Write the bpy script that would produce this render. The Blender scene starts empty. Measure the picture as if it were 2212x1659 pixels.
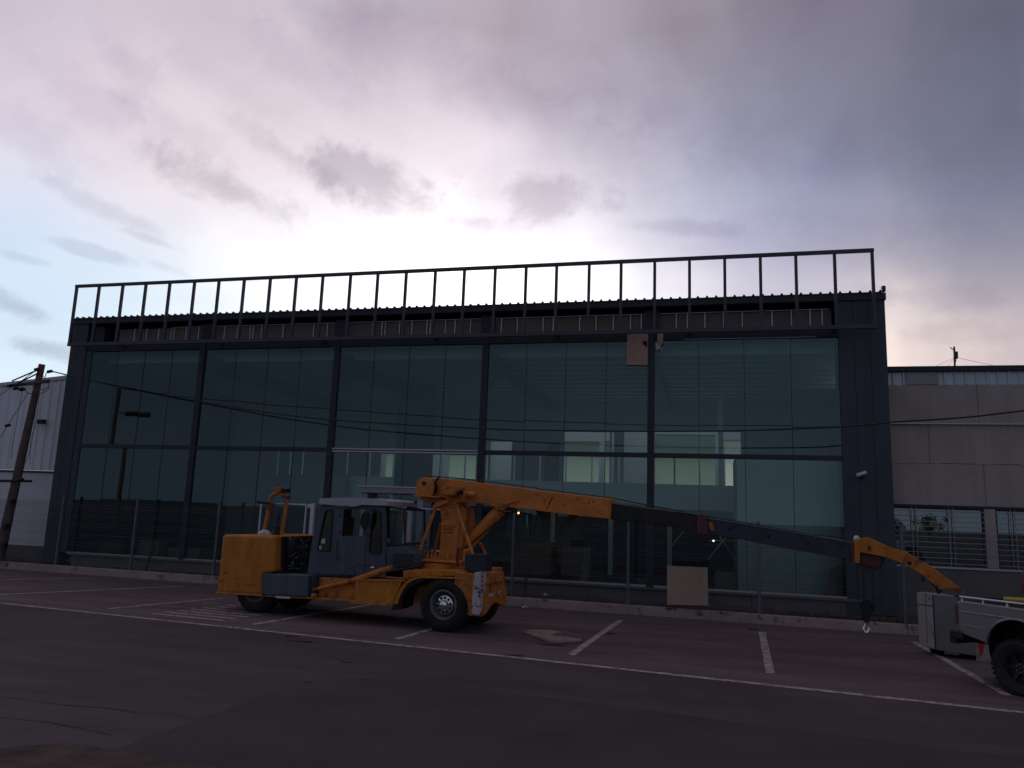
import bpy, math, random
from mathutils import Vector, Matrix
random.seed(7)
S = bpy.context.scene
COL = S.collection

# ------------------------------------------------------------------ camera
F, PX, PY, H = 1661.0, 1106.0, 829.5, 2.2          # photo measured on a 2212 x 1659 grid
AX = Vector((0.96873, -0.00608, -0.24806))
AZ = Vector((0.03624, -0.98555, 0.16536))
AX = (AX - AX.dot(AZ) * AZ).normalized(); AZ.normalize()
AY = AZ.cross(AX)
cam_d = bpy.data.cameras.new("camera"); cam = bpy.data.objects.new("camera", cam_d); COL.objects.link(cam)
Rm = Matrix(((AX[0], -AX[1], -AX[2]), (AY[0], -AY[1], -AY[2]), (AZ[0], -AZ[1], -AZ[2])))
cam.matrix_world = Matrix.Translation((0, 0, H)) @ Rm.to_4x4()
cam_d.sensor_width = 36; cam_d.lens = 36 * F / 2212; cam_d.clip_end = 3000; cam_d.clip_start = .05
S.camera = cam
def ray(x, y):
    d = Vector((x - PX, y - PY, F)); return Vector((d.dot(AX), d.dot(AY), d.dot(AZ)))
def gnd(x, y, z=0.0):
    r = ray(x, y); r *= (z - H) / r[2]; return Vector((r[0], r[1], z))
def fac(x, y, Y):
    r = ray(x, y); r *= Y / r[1]; return Vector((r[0], Y, r[2] + H))
# photo crops -> 2212 grid
def k1(x, y): return (432 + .2083 * x, 1015.3 + .2083 * y)
def k2(x, y): return (756.1 + .2377 * x, 999.1 + .2377 * y)
def k3(x, y): return (1080.1 + .2604 * x, 999.1 + .2604 * y)
def k4(x, y): return (1458.1 + .2279 * x, 1026.1 + .2279 * y)
def k5(x, y): return (1782.1 + .2766 * x, 1080.1 + .2766 * y)
def k6(x, y): return (1782.1 + .293 * x, 702.1 + .293 * y)
def k7(x, y): return (.3256 * x, 756.1 + .3256 * y)
def k8(x, y): return (.3418 * x, 1134.1 + .3418 * y)
def k9(x, y): return (540 + .2441 * x, 810 + .2441 * y)
def k10(x, y): return (1026.1 + .2116 * x, 864.1 + .2116 * y)
def k11(x, y): return (1350.1 + .3255 * x, 702.1 + .3255 * y)

# ------------------------------------------------------------------ view
S.view_settings.view_transform = 'Standard'; S.view_settings.look = 'None'
S.view_settings.exposure = 0; S.view_settings.gamma = 1
try: S.render.engine = 'CYCLES'
except Exception: pass
try:
    S.cycles.max_bounces = 10; S.cycles.transparent_max_bounces = 24; S.cycles.glossy_bounces = 4
    S.cycles.sample_clamp_indirect = 4
except Exception: pass

# ------------------------------------------------------------------ world
def lin(c):
    out = []
    for v in c[:3]:
        v /= 255.0
        out.append(v / 12.92 if v <= .04045 else ((v + .055) / 1.055) ** 2.4)
    g = c[3] if len(c) > 3 else 1
    return Vector(out) * g
SKY = [  # x, y on the 2212 grid, colour seen in the sky there, gain for burnt-out areas
 (50,30,(195,183,199)),
 (400,30,(197,183,197)),
 (800,40,(169,157,175)),
 (1100,50,(158,144,158)),
 (1500,50,(140,130,144)),(430,300,(242,228,228)),(330,400,(242,230,234)),(940,330,(238,222,228)),
 (1800,50,(112,106,124)),
 (2150,50,(88,90,110)),
 (50,200,(211,197,211)),
 (300,250,(219,207,219)),
 (600,180,(203,191,203)),
 (1000,180,(183,169,183)),
 (1300,230,(162,154,172)),
 (1600,250,(138,136,154)),
 (1900,250,(110,112,132)),
 (2180,280,(88,94,118)),
 (30,330,(233,220,233)),
 (270,340,(233,219,229)),
 (180,150,(213,201,213)),
 (400,380,(221,211,221)),
 (950,300,(239,225,237)),
 (800,270,(227,211,221)),
 (1000,380,(243,231,241)),
 (1300,350,(184,180,200)),
 (1450,330,(160,161,184)),
 (1500,440,(160,164,190)),
 (1800,400,(114,125,160)),
 (1700,300,(126,128,152)),
 (2150,450,(94,104,134)),
 (10,440,(226,222,234)),
 (50,500,(196,220,247)),
 (200,520,(212,228,246)),
 (250,440,(240,228,232)),
 (400,470,(248,240,246,1.05)),
 (620,500,(255,252,255,1.15)),
 (800,470,(255,250,255,1.3)),
 (950,520,(255,250,255,1.6)),
 (1250,520,(248,242,252,1.05)),
 (1400,500,(196,196,218)),
 (1600,500,(164,170,198)),
 (1700,520,(148,156,188)),
 (2000,550,(106,118,152)),
 (50,620,(214,232,248)),
 (300,580,(222,238,252)),
 (600,570,(252,253,255,1.15)),
 (800,560,(255,255,255,1.3)),
 (1000,590,(255,255,255,1.8)),
 (1200,600,(255,255,255,1.5)),
 (1400,600,(250,248,255,1.1)),
 (1550,600,(222,220,236)),
 (1750,600,(172,174,200)),
 (1900,600,(138,142,174)),
 (2100,640,(106,112,142)),
 (60,700,(220,238,252)),
 (400,680,(236,248,255,1.05)),
 (800,680,(255,255,255,1.5)),
 (1100,700,(255,255,255,2.0)),
 (1500,680,(244,236,244)),
 (60,800,(222,238,250)),
 (1700,690,(214,206,222)),
 (1930,670,(252,238,228)),(1945,765,(255,236,222,1.2)),(1900,690,(255,240,230,1.1)),(1990,740,(240,222,216)),(1650,600,(216,213,229)),(1800,620,(192,190,210)),(120,475,(218,226,242)),(350,540,(222,234,248)),(10,540,(190,218,248)),(100,560,(200,225,250)),(30,440,(214,222,240)),(150,600,(204,228,248)),(10,700,(212,232,248)),(250,640,(214,234,252)),
 (2000,700,(184,174,192)),
 (2150,690,(136,136,160)),
 (1950,740,(255,240,228,1.3)),(1935,700,(250,238,232,1.05)),
 (2080,740,(190,178,190)),
 (2180,750,(160,152,170)),
 (1960,785,(250,224,212)),
 (2080,785,(240,216,206)),
 (2200,785,(196,182,188)),
 (740,330,(226,214,224)),
 (860,430,(246,238,244)),
 (480,360,(236,224,232)),
 (600,430,(240,230,238)),
 (1150,380,(222,214,228)),
 (1150,470,(238,232,242)),
 (520,270,(244,230,234)),
 (1050,430,(244,234,242)),
 (700,430,(250,240,248))
]
BACK = [  # azimuth, elevation in degrees, linear colour (clear dusk sky behind the photographer)
 (-95,5,(.34,.40,.52)),(-95,35,(.34,.32,.38)),(-95,65,(.36,.33,.40)),(90,5,(.14,.16,.21)),(90,35,(.13,.14,.19)),(90,65,(.18,.18,.23)),
 (-120,3,(.14,.16,.20)),(-120,30,(.12,.14,.19)),(-135,10,(.065,.085,.115)),(-135,25,(.075,.09,.125)),(-150,3,(.11,.13,.165)),(-150,20,(.08,.10,.14)),(-150,45,(.14,.15,.20)),(-165,10,(.11,.14,.18)),
 (120,5,(.16,.18,.22)),(120,30,(.15,.17,.22)),(150,3,(.23,.25,.29)),(150,12,(.18,.23,.27)),(150,25,(.18,.21,.27)),(150,45,(.15,.16,.21)),(165,18,(.24,.30,.33)),(180,3,(.18,.20,.24)),(180,12,(.15,.185,.225)),(180,30,(.17,.19,.25)),(180,55,(.22,.21,.27)),
 (-60,88,(.30,.27,.33)),(60,88,(.22,.21,.26)),(180,80,(.22,.21,.26)),(0,60,(.30,.26,.32)),(-45,50,(.45,.40,.46)),(45,50,(.14,.14,.18)),(0,45,(.36,.31,.36)),(-45,2,(.7,.8,.9)),(0,2,(1.5,1.4,1.35)),(45,2,(.5,.42,.42)),(-20,2,(1.2,1.2,1.25)),(22,3,(.95,.75,.68)),
]
CLOUDS = [  # x, y, half length, half height, slope in degrees, remaining brightness
 (960,150,430,70,16,.90),(1500,260,380,60,20,.92),(650,150,160,40,25,.93),(200,215,120,40,20,.93),(450,170,110,34,14,.94),(1750,520,260,50,5,.93),(2080,720,90,20,4,.90),(2020,640,140,22,8,.88),
  (790,375,150,58,14,.68),(500,412,170,40,16,.74),(1160,425,150,45,0,.74),(1020,482,85,26,0,.80),(215,446,120,18,16,.87),(205,545,75,11,6,.85),(45,665,60,22,16,.76),(100,752,55,16,6,.74),
 (1460,492,110,17,4,.86),(275,140,70,44,30,.90),(60,300,100,50,25,.90),(390,285,120,32,20,.91),(640,350,120,26,24,.88),(60,560,50,9,5,.88),(330,520,60,9,10,.86),(350,575,40,10,12,.90),(920,395,50,14,30,.88),
]
pts = []
for x, y, c in SKY: pts.append((ray(x, y).normalized(), lin(c)))
for a, e, c in BACK:
    a, e = math.radians(a), math.radians(e)
    pts.append((Vector((math.sin(a) * math.cos(e), math.cos(a) * math.cos(e), math.sin(e))), Vector(c)))
def skycol(az, el):
    a, e = math.radians(az), math.radians(el)
    d = Vector((math.sin(a) * math.cos(e), math.cos(a) * math.cos(e), math.sin(e)))
    W = 0; C = Vector((0, 0, 0))
    for p, c in pts:
        t = math.acos(max(-1, min(1, d.dot(p))))
        w = math.exp(-(t / .056) ** 2) + .002 / (t * t + .02) ** 2 * .01
        W += w; C += c * w
    return C / W
wd = bpy.data.worlds.new("World"); S.world = wd; wd.use_nodes = True
nt = wd.node_tree; nt.nodes.clear()
def N(t, **kw):
    n = nt.nodes.new(t)
    for k, v in kw.items(): setattr(n, k, v)
    return n
def Lk(a, b): nt.links.new(a, b)
def mth(op, a, b=None, c=None, clamp=False):
    n = N('ShaderNodeMath', operation=op, use_clamp=clamp)
    for i, v in enumerate((a, b, c)):
        if v is None: continue
        if isinstance(v, (int, float)): n.inputs[i].default_value = v
        else: Lk(v, n.inputs[i])
    return n.outputs[0]
tc = N('ShaderNodeTexCoord'); sep = N('ShaderNodeSeparateXYZ'); Lk(tc.outputs['Generated'], sep.inputs[0])
sx, sy, sz = sep.outputs
az = mth('ARCTAN2', sx, sy); el = mth('ARCSINE', mth('MINIMUM', mth('MAXIMUM', sz, -1.0), 1.0))
# cloud-plane coordinates
zz = mth('ADD', mth('MAXIMUM', sz, 0.0), .16)
cmb = N('ShaderNodeCombineXYZ'); Lk(mth('DIVIDE', sx, zz), cmb.inputs[0]); Lk(mth('DIVIDE', sy, zz), cmb.inputs[1])
def noise(vec, sc, det, rough, rot=0, sx_=1, sy_=1, off=0, dist=0):
    mp = N('ShaderNodeMapping'); mp.inputs['Rotation'].default_value[2] = rot
    mp.inputs['Scale'].default_value = (sx_, sy_, 1); mp.inputs['Location'].default_value = (off, off * .7, off * .3)
    Lk(vec, mp.inputs[0]); n = N('ShaderNodeTexNoise'); n.inputs['Scale'].default_value = sc
    n.inputs['Detail'].default_value = det; n.inputs['Roughness'].default_value = rough
    n.inputs['Distortion'].default_value = dist
    Lk(mp.outputs[0], n.inputs['Vector']); return n.outputs['Fac']
cp = cmb.outputs[0]
w1 = noise(tc.outputs['Generated'], 5, 4, .55, off=3); w2 = noise(tc.outputs['Generated'], 5, 4, .55, off=9)
azw = mth('ADD', az, mth('MULTIPLY', mth('SUBTRACT', w1, .5), .20))
elw = mth('ADD', el, mth('MULTIPLY', mth('SUBTRACT', w2, .5), .075))
fac_in = mth('DIVIDE', mth('ADD', azw, math.pi), 2 * math.pi)
AZS = [-180, -130, -95, -65] + [-52 + 4.6 * i for i in range(24)] + [66, 95, 130, 180]
ELS = [0, 3, 6, 9, 12, 15, 18, 21, 24, 27, 30.5, 34, 39, 50, 70, 90]
cur = None
for i, e in enumerate(ELS):
    r = N('ShaderNodeValToRGB'); cr_ = r.color_ramp; cr_.interpolation = 'B_SPLINE' if False else 'EASE'
    cr_.interpolation = 'LINEAR'
    while len(cr_.elements) > 1: cr_.elements.remove(cr_.elements[-1])
    for j, a in enumerate(AZS):
        p = (a + 180) / 360
        q = cr_.elements[0] if j == 0 else cr_.elements.new(p)
        q.position = p; c = skycol(a, e); q.color = (c[0], c[1], c[2], 1)
    Lk(fac_in, r.inputs[0])
    if cur is None: cur = r.outputs[0]
    else:
        mr = N('ShaderNodeMapRange', interpolation_type='SMOOTHSTEP' if e > 40 else 'LINEAR')
        mr.inputs['From Min'].default_value = math.radians(ELS[i - 1]); mr.inputs['From Max'].default_value = math.radians(e)
        Lk(elw, mr.inputs['Value'])
        mx = N('ShaderNodeMix', data_type='RGBA'); Lk(mr.outputs[0], mx.inputs[0]); Lk(cur, mx.inputs[6]); Lk(r.outputs[0], mx.inputs[7])
        cur = mx.outputs[2]
# soft streaky cloud modulation and small ragged grey puffs
n1 = noise(cp, 1.5, 7, .58, rot=.5, sx_=.6, sy_=1.5, dist=.4)
m1 = mth('ADD', 1.07, mth('MULTIPLY', mth('SUBTRACT', n1, .5), .26))
n2 = noise(cp, 4.2, 9, .64, rot=.35, sx_=.8, sy_=1.3, off=5, dist=.35)
n4 = noise(tc.outputs['Generated'], 13, 9, .66, off=2, dist=.25)
n6 = noise(tc.outputs['Generated'], 7, 9, .62, off=7, dist=.5)
rag = mth('ADD', mth('MULTIPLY', mth('SUBTRACT', n2, .5), 1.0), mth('MULTIPLY', mth('SUBTRACT', n4, .5), 3.4))
mw_ = N('ShaderNodeMapRange', interpolation_type='SMOOTHSTEP'); mw_.inputs['From Min'].default_value = math.radians(16); mw_.inputs['From Max'].default_value = math.radians(26); mw_.inputs['To Max'].default_value = .20
Lk(el, mw_.inputs['Value'])
m1 = mth('ADD', m1, mth('MULTIPLY', mth('SUBTRACT', n6, .5), mth('ADD', .06, mw_.outputs[0])))
vec = N('ShaderNodeVectorMath', operation='SCALE'); Lk(cur, vec.inputs[0]); Lk(m1, vec.inputs[3]); cur = vec.outputs[0]
for x, y, a_, b_, th, dk in CLOUDS:
    d = ray(x, y).normalized(); a0 = math.atan2(d[0], d[1]); e0 = math.asin(d[2]); th = math.radians(th)
    da = mth('MULTIPLY', mth('SUBTRACT', az, a0), math.cos(e0)); de = mth('SUBTRACT', el, e0)
    u = mth('MULTIPLY', mth('SUBTRACT', mth('MULTIPLY', da, math.cos(th)), mth('MULTIPLY', de, math.sin(th))), F / a_)
    v = mth('MULTIPLY', mth('ADD', mth('MULTIPLY', da, math.sin(th)), mth('MULTIPLY', de, math.cos(th))), F / b_)
    dd = mth('SQRT', mth('ADD', mth('MULTIPLY', u, u), mth('MULTIPLY', v, v)))
    q = N('ShaderNodeMapRange', interpolation_type='SMOOTHSTEP'); q.inputs['From Min'].default_value = 1.35; q.inputs['From Max'].default_value = .25
    Lk(mth('SUBTRACT', dd, rag), q.inputs['Value'])
    lim = N('ShaderNodeMapRange', interpolation_type='SMOOTHSTEP'); lim.inputs['From Min'].default_value = 2.2; lim.inputs['From Max'].default_value = 1.2
    Lk(dd, lim.inputs['Value'])
    mx = N('ShaderNodeMix', data_type='RGBA'); mx.blend_type = 'MULTIPLY'; Lk(mth('MULTIPLY', q.outputs[0], lim.outputs[0]), mx.inputs[0]); Lk(cur, mx.inputs[6]); mx.inputs[7].default_value = (dk, dk * .985, min(1, dk * 1.02), 1)
    cur = mx.outputs[2]
# physical dusk sky behind the clouds
sky = N('ShaderNodeTexSky', sky_type='NISHITA'); sky.sun_disc = False
sky.sun_elevation = math.radians(4); sky.sun_rotation = math.radians(-4); sky.air_density = 1.2; sky.dust_density = 2
bg1 = N('ShaderNodeBackground'); bg1.inputs[1].default_value = .06; Lk(sky.outputs[0], bg1.inputs[0])
bg2 = N('ShaderNodeBackground'); bg2.inputs[1].default_value = 1.0; Lk(cur, bg2.inputs[0])
mxs = N('ShaderNodeMixShader'); mxs.inputs[0].default_value = .95; Lk(bg1.outputs[0], mxs.inputs[1]); Lk(bg2.outputs[0], mxs.inputs[2])
out = N('ShaderNodeOutputWorld'); Lk(mxs.outputs[0], out.inputs[0])
try: wd.cycles.sampling_method = 'MANUAL'; wd.cycles.sample_map_resolution = 1024
except Exception: pass

sun_d = bpy.data.lights.new("sun", 'SUN'); sun_d.energy = .5; sun_d.angle = math.radians(14); sun_d.color = (1, .86, .74)
sun = bpy.data.objects.new("sun", sun_d); COL.objects.link(sun)
sun.rotation_euler = Vector((math.sin(math.radians(-4)) * math.cos(math.radians(4)), math.cos(math.radians(-4)) * math.cos(math.radians(4)), math.sin(math.radians(4)))).to_track_quat('Z', 'Y').to_euler()

# ------------------------------------------------------------------ materials
def mat(name, col, rough=.6, metal=0.0, var=.2, scale=3.0, det=6, dirt=None, dirt_scale=5.0, dirt_lo=.56, dirt_hi=.66, dirt_amt=1.0,
        bump=0.0, bscale=60.0, spec=.5, emit=None, stretch=None, coat=0, fine=0, fscale=25.0, streak=None):
    m = bpy.data.materials.new(name); m.use_nodes = True; t = m.node_tree; b = t.nodes['Principled BSDF']
    b.inputs['Roughness'].default_value = rough; b.inputs['Metallic'].default_value = metal
    b.inputs['Specular IOR Level'].default_value = spec
    if coat: b.inputs['Coat Weight'].default_value = coat
    c = t.nodes.new('ShaderNodeTexCoord'); mp = t.nodes.new('ShaderNodeMapping')
    if stretch: mp.inputs['Scale'].default_value = stretch
    t.links.new(c.outputs['Object'], mp.inputs[0])
    n = t.nodes.new('ShaderNodeTexNoise'); n.inputs['Scale'].default_value = scale; n.inputs['Detail'].default_value = det; n.inputs['Roughness'].default_value = .6
    t.links.new(mp.outputs[0], n.inputs['Vector'])
    r = t.nodes.new('ShaderNodeValToRGB'); r.color_ramp.elements[0].position = .3; r.color_ramp.elements[1].position = .7
    r.color_ramp.elements[0].color = [max(0, v * (1 - var)) for v in col] + [1]; r.color_ramp.elements[1].color = [v * (1 + var) for v in col] + [1]
    t.links.new(n.outputs['Fac'], r.inputs[0]); o = r.outputs[0]
    if dirt:
        n2 = t.nodes.new('ShaderNodeTexNoise'); n2.inputs['Scale'].default_value = dirt_scale; n2.inputs['Detail'].default_value = 9; n2.inputs['Roughness'].default_value = .68
        t.links.new(mp.outputs[0], n2.inputs['Vector'])
        q = t.nodes.new('ShaderNodeMapRange'); q.inputs['From Min'].default_value = dirt_lo; q.inputs['From Max'].default_value = dirt_hi; q.inputs['To Max'].default_value = dirt_amt
        t.links.new(n2.outputs['Fac'], q.inputs['Value'])
        x = t.nodes.new('ShaderNodeMix'); x.data_type = 'RGBA'; x.inputs[7].default_value = list(dirt) + [1]
        t.links.new(q.outputs[0], x.inputs[0]); t.links.new(o, x.inputs[6]); o = x.outputs[2]
    def mulnoise(o, sc3, sc, amt, det=8):
        mp2 = t.nodes.new('ShaderNodeMapping'); mp2.inputs['Scale'].default_value = sc3; t.links.new(c.outputs['Object'], mp2.inputs[0])
        n5 = t.nodes.new('ShaderNodeTexNoise'); n5.inputs['Scale'].default_value = sc; n5.inputs['Detail'].default_value = det; n5.inputs['Roughness'].default_value = .7
        t.links.new(mp2.outputs[0], n5.inputs['Vector'])
        q5 = t.nodes.new('ShaderNodeMapRange'); q5.inputs['From Min'].default_value = .3; q5.inputs['From Max'].default_value = .7; q5.inputs['To Min'].default_value = 1 - amt; q5.inputs['To Max'].default_value = 1 + amt * .6
        t.links.new(n5.outputs['Fac'], q5.inputs['Value']); v5 = t.nodes.new('ShaderNodeVectorMath'); v5.operation = 'SCALE'
        t.links.new(o, v5.inputs[0]); t.links.new(q5.outputs[0], v5.inputs[3]); return v5.outputs[0]
    if fine: o = mulnoise(o, (1, 1, 1), fscale, fine)
    if streak: o = mulnoise(o, streak[:3], streak[3], streak[4])
    t.links.new(o, b.inputs['Base Color'])
    if bump:
        n3 = t.nodes.new('ShaderNodeTexNoise'); n3.inputs['Scale'].default_value = bscale; n3.inputs['Detail'].default_value = 5
        t.links.new(mp.outputs[0], n3.inputs['Vector']); bp = t.nodes.new('ShaderNodeBump'); bp.inputs['Strength'].default_value = bump; bp.inputs['Distance'].default_value = .02
        t.links.new(n3.outputs['Fac'], bp.inputs['Height']); t.links.new(bp.outputs[0], b.inputs['Normal'])
    if emit:
        b.inputs['Emission Color'].default_value = list(emit[0]) + [1]; b.inputs['Emission Strength'].default_value = emit[1]
    return m
def glass(name, tint, refl_col, ior=1.5, gain=1.0, rough=.0, wav=.0):
    m = bpy.data.materials.new(name); m.use_nodes = True; t = m.node_tree; t.nodes.clear()
    tr = t.nodes.new('ShaderNodeBsdfTransparent'); tr.inputs[0].default_value = list(tint) + [1]
    gl = t.nodes.new('ShaderNodeBsdfGlossy'); gl.inputs[0].default_value = list(refl_col) + [1]; gl.inputs['Roughness'].default_value = rough
    fr = t.nodes.new('ShaderNodeFresnel'); fr.inputs[0].default_value = ior
    g = t.nodes.new('ShaderNodeMath'); g.operation = 'MULTIPLY'; g.use_clamp = True; g.inputs[1].default_value = gain; t.links.new(fr.outputs[0], g.inputs[0])
    if wav:
        c = t.nodes.new('ShaderNodeTexCoord'); n3 = t.nodes.new('ShaderNodeTexNoise'); n3.inputs['Scale'].default_value = .9; n3.inputs['Detail'].default_value = 1
        t.links.new(c.outputs['Object'], n3.inputs['Vector']); bp = t.nodes.new('ShaderNodeBump'); bp.inputs['Strength'].default_value = wav; bp.inputs['Distance'].default_value = .05
        t.links.new(n3.outputs['Fac'], bp.inputs['Height']); t.links.new(bp.outputs[0], gl.inputs['Normal'])
    x = t.nodes.new('ShaderNodeMixShader'); t.links.new(g.outputs[0], x.inputs[0]); t.links.new(tr.outputs[0], x.inputs[1]); t.links.new(gl.outputs[0], x.inputs[2])
    o = t.nodes.new('ShaderNodeOutputMaterial'); t.links.new(x.outputs[0], o.inputs[0]); return m
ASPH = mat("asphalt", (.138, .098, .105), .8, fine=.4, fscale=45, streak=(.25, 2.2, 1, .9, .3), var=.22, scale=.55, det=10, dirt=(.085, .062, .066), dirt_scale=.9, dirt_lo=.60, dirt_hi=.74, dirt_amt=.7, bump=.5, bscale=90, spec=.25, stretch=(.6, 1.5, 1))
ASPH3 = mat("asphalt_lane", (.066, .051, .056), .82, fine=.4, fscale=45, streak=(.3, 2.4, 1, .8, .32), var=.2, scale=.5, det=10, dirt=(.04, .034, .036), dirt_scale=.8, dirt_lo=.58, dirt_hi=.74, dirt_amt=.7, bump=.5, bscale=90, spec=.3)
ASPH2 = mat("asphalt_worn_vignetted", (.051, .040, .044), .88, var=.2, scale=.9, det=10, dirt=(.03, .025, .025), dirt_scale=2, dirt_lo=.6, dirt_hi=.75, dirt_amt=.6, bump=.5, bscale=90, spec=.25)  # worn near-camera surface, tone lowered further to paint in lens falloff
SOIL = mat("soil", (.078, .056, .050), .95, var=.4, scale=3, det=12, bump=.9, bscale=25, spec=.1)
EARTH = mat("earth", (.10, .085, .07), .95, var=.3, scale=.05, det=8, spec=.1)
PAINT = mat("road_paint", (.44, .36, .37), .8, fine=.3, fscale=30, var=.18, scale=4, det=10, dirt=(.10, .078, .08), dirt_scale=7, dirt_lo=.46, dirt_hi=.62, dirt_amt=.9, spec=.3)
KERB = mat("kerb_concrete", (.33, .255, .25), .9, var=.2, scale=2, det=8, dirt=(.08, .06, .055), dirt_scale=3, bump=.4, bscale=50, spec=.2)
CONC = mat("concrete", (.155, .145, .145), .9, var=.15, scale=1.2, det=9, dirt=(.09, .082, .08), dirt_scale=1.6, dirt_lo=.55, dirt_hi=.75, dirt_amt=.7, bump=.25, bscale=45, spec=.2)
BROWNW = mat("brown_render", (.41, .350, .345), .9, streak=(3, 3, .25, 1.2, .14), var=.06, scale=.8, det=8, dirt=(.22, .18, .18), dirt_scale=.5, dirt_lo=.5, dirt_hi=.8, dirt_amt=.6, bump=.1, bscale=30, spec=.2)
LEDGE = mat("ledge_sheet", (.55, .53, .56), .5, var=.12, scale=6)
GALV = mat("galvanised_sheet", (.52, .55, .64), .42, .25, var=.10, scale=1.4, spec=.5)
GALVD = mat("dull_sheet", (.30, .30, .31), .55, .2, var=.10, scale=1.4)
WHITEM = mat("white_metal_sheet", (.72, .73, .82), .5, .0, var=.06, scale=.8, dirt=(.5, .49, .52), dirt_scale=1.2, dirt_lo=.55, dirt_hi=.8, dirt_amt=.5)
WHITEW = mat("white_plaster", (.62, .62, .70), .85, var=.08, scale=.9, dirt=(.42, .4, .42), dirt_scale=1.5, dirt_lo=.55, dirt_hi=.8, dirt_amt=.6)
PORT = mat("portal_render", (.30, .29, .35), .85, var=.08, scale=1.5)
STEELB = mat("blue_grey_steel", (.030, .038, .051), .5, .0, var=.1, scale=2, spec=.35)
STEELD = mat("dark_steel", (.032, .036, .050), .55, .0, var=.12, scale=2, spec=.3)
PIER = mat("dark_cladding", (.050, .062, .084), .55, .0, streak=(4, 4, .2, 1, .12), var=.07, scale=.7, spec=.35)
FRAME = mat("sign_frame_paint", (.062, .058, .085), .5, .0, var=.12, scale=2, spec=.4)
ROOFM = mat("roof_sheet", (.10, .11, .14), .5, .2, var=.1, scale=1)
ALU = mat("aluminium_trim", (.48, .48, .54), .35, .55, var=.06, scale=3)
STUD = mat("zinc_stud", (.62, .62, .64), .40, .35, var=.2, scale=9)
BOARD = mat("brown_board", (.20, .15, .145), .9, var=.14, scale=2.5)
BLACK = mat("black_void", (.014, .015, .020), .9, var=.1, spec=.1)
INW = mat("interior_white_wall", (.82, .84, .86), .85, var=.05, scale=.6)
INR = mat('room_wall_paint', (.68, .74, .69), .85, var=.08, scale=.6)
ING = mat("interior_grey_wall", (.36, .37, .40), .9, var=.07, scale=.5)
INC = mat("interior_ceiling_steel", (.16, .17, .20), .6, var=.1, scale=1)
INP = mat("purlin_steel", (.75, .80, .85), .5, var=.1, scale=1)
INF = mat("interior_floor", (.14, .14, .14), .7, var=.2, scale=.8, dirt=(.07, .06, .06), dirt_scale=1.2)
RAILM = mat("stainless_rail", (.85, .86, .86), .3, .5, var=.05)
CARDG = mat("trodden_cardboard", (.29, .22, .20), .95, var=.2, scale=5, dirt=(.08, .06, .055), dirt_scale=6, spec=.1)
CARDB = mat("cardboard", (.46, .30, .26), .9, var=.12, scale=4, dirt=(.30, .19, .16), dirt_scale=3, dirt_lo=.55, dirt_hi=.75, dirt_amt=.5, spec=.1)
PLY = mat("plywood", (.36, .27, .225), .85, var=.12, scale=2.0, stretch=(1, 1, .2), spec=.15)
POLEW = mat("pole_concrete", (.125, .095, .092), .9, var=.2, scale=3, bump=.3, spec=.15)
POLET = mat("pole_top_rust", (.26, .10, .075), .85, var=.25, scale=6)
CABLE = mat("black_cable", (.018, .018, .022), .6, var=.1)
GLASS = glass("tinted_curtain_glass", (.76, .90, .87), (.64, .92, 1.0), 1.55, 2.35, .0, .012)
WGL = glass("window_glass", (.30, .36, .37), (.70, .85, .92), 1.6, 5.5, .0)
def frost(name, c):
    m = bpy.data.materials.new(name); m.use_nodes = True; t = m.node_tree; t.nodes.clear()
    a = t.nodes.new('ShaderNodeBsdfTranslucent'); a.inputs[0].default_value = c + (1,); o = t.nodes.new('ShaderNodeOutputMaterial'); t.links.new(a.outputs[0], o.inputs[0]); return m
FROST = frost('frosted_pane', (.55, .64, .58)); FROSTB = frost('bright_frosted_pane', (.90, .96, .90)); FROSTD = frost('dim_frosted_pane', (.50, .58, .52))  # bright and dim panes: room light level set through pane colour
CLG = glass("clear_glass", (.72, .78, .80), (.9, 1, 1), 1.5, 3.0, .0)
YEL = mat("crane_yellow", (.52, .185, .020), .55, fine=.16, fscale=9, streak=(5, 5, .6, 1.5, .28), var=.14, scale=2.2, dirt=(.20, .075, .035), dirt_scale=5.5, dirt_lo=.62, dirt_hi=.70, dirt_amt=.85, bump=.08, bscale=30, spec=.4)
YELB = mat("crane_boom_yellow", (.66, .215, .042), .55, fine=.16, fscale=9, streak=(1.2, 1.2, 3, 1.5, .25), var=.14, scale=2.2, dirt=(.22, .075, .04), dirt_scale=4.5, dirt_lo=.63, dirt_hi=.69, dirt_amt=.9, bump=.08, bscale=30, spec=.4)
YELR = mat("worn_yellow", (.54, .185, .040), .6, fine=.2, fscale=12, var=.18, scale=4, dirt=(.12, .05, .03), dirt_scale=6, dirt_lo=.52, dirt_hi=.62, dirt_amt=.9, bump=.15, bscale=30, spec=.35)
CGREY = mat("cab_grey", (.080, .098, .135), .5, fine=.15, fscale=8, streak=(5, 5, .5, 1.2, .25), var=.08, scale=1.5, dirt=(.09, .095, .12), dirt_scale=3, dirt_lo=.6, dirt_hi=.75, dirt_amt=.6, spec=.4)
ROOFW = mat("cab_roof_white", (.42, .40, .48), .55, var=.12, scale=3, dirt=(.12, .11, .13), dirt_scale=2.2, dirt_lo=.58, dirt_hi=.68, dirt_amt=.8)
TYRE = mat("tyre_rubber", (.022, .021, .023), .85, var=.2, scale=8, dirt=(.05, .042, .04), dirt_scale=4, dirt_lo=.5, dirt_hi=.8, dirt_amt=.5, spec=.25)
RIM = mat("rim_grey", (.16, .16, .18), .6, .2, var=.2, scale=8)
CHROME = mat("chrome", (.75, .75, .78), .18, 1.0, var=.1, scale=12)
OIL = mat("greasy_black", (.012, .011, .013), .55, var=.3, scale=8, spec=.4)
BOOMB = mat("boom_black", (.022, .020, .026), .5, .2, var=.3, scale=5, spec=.45)
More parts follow.
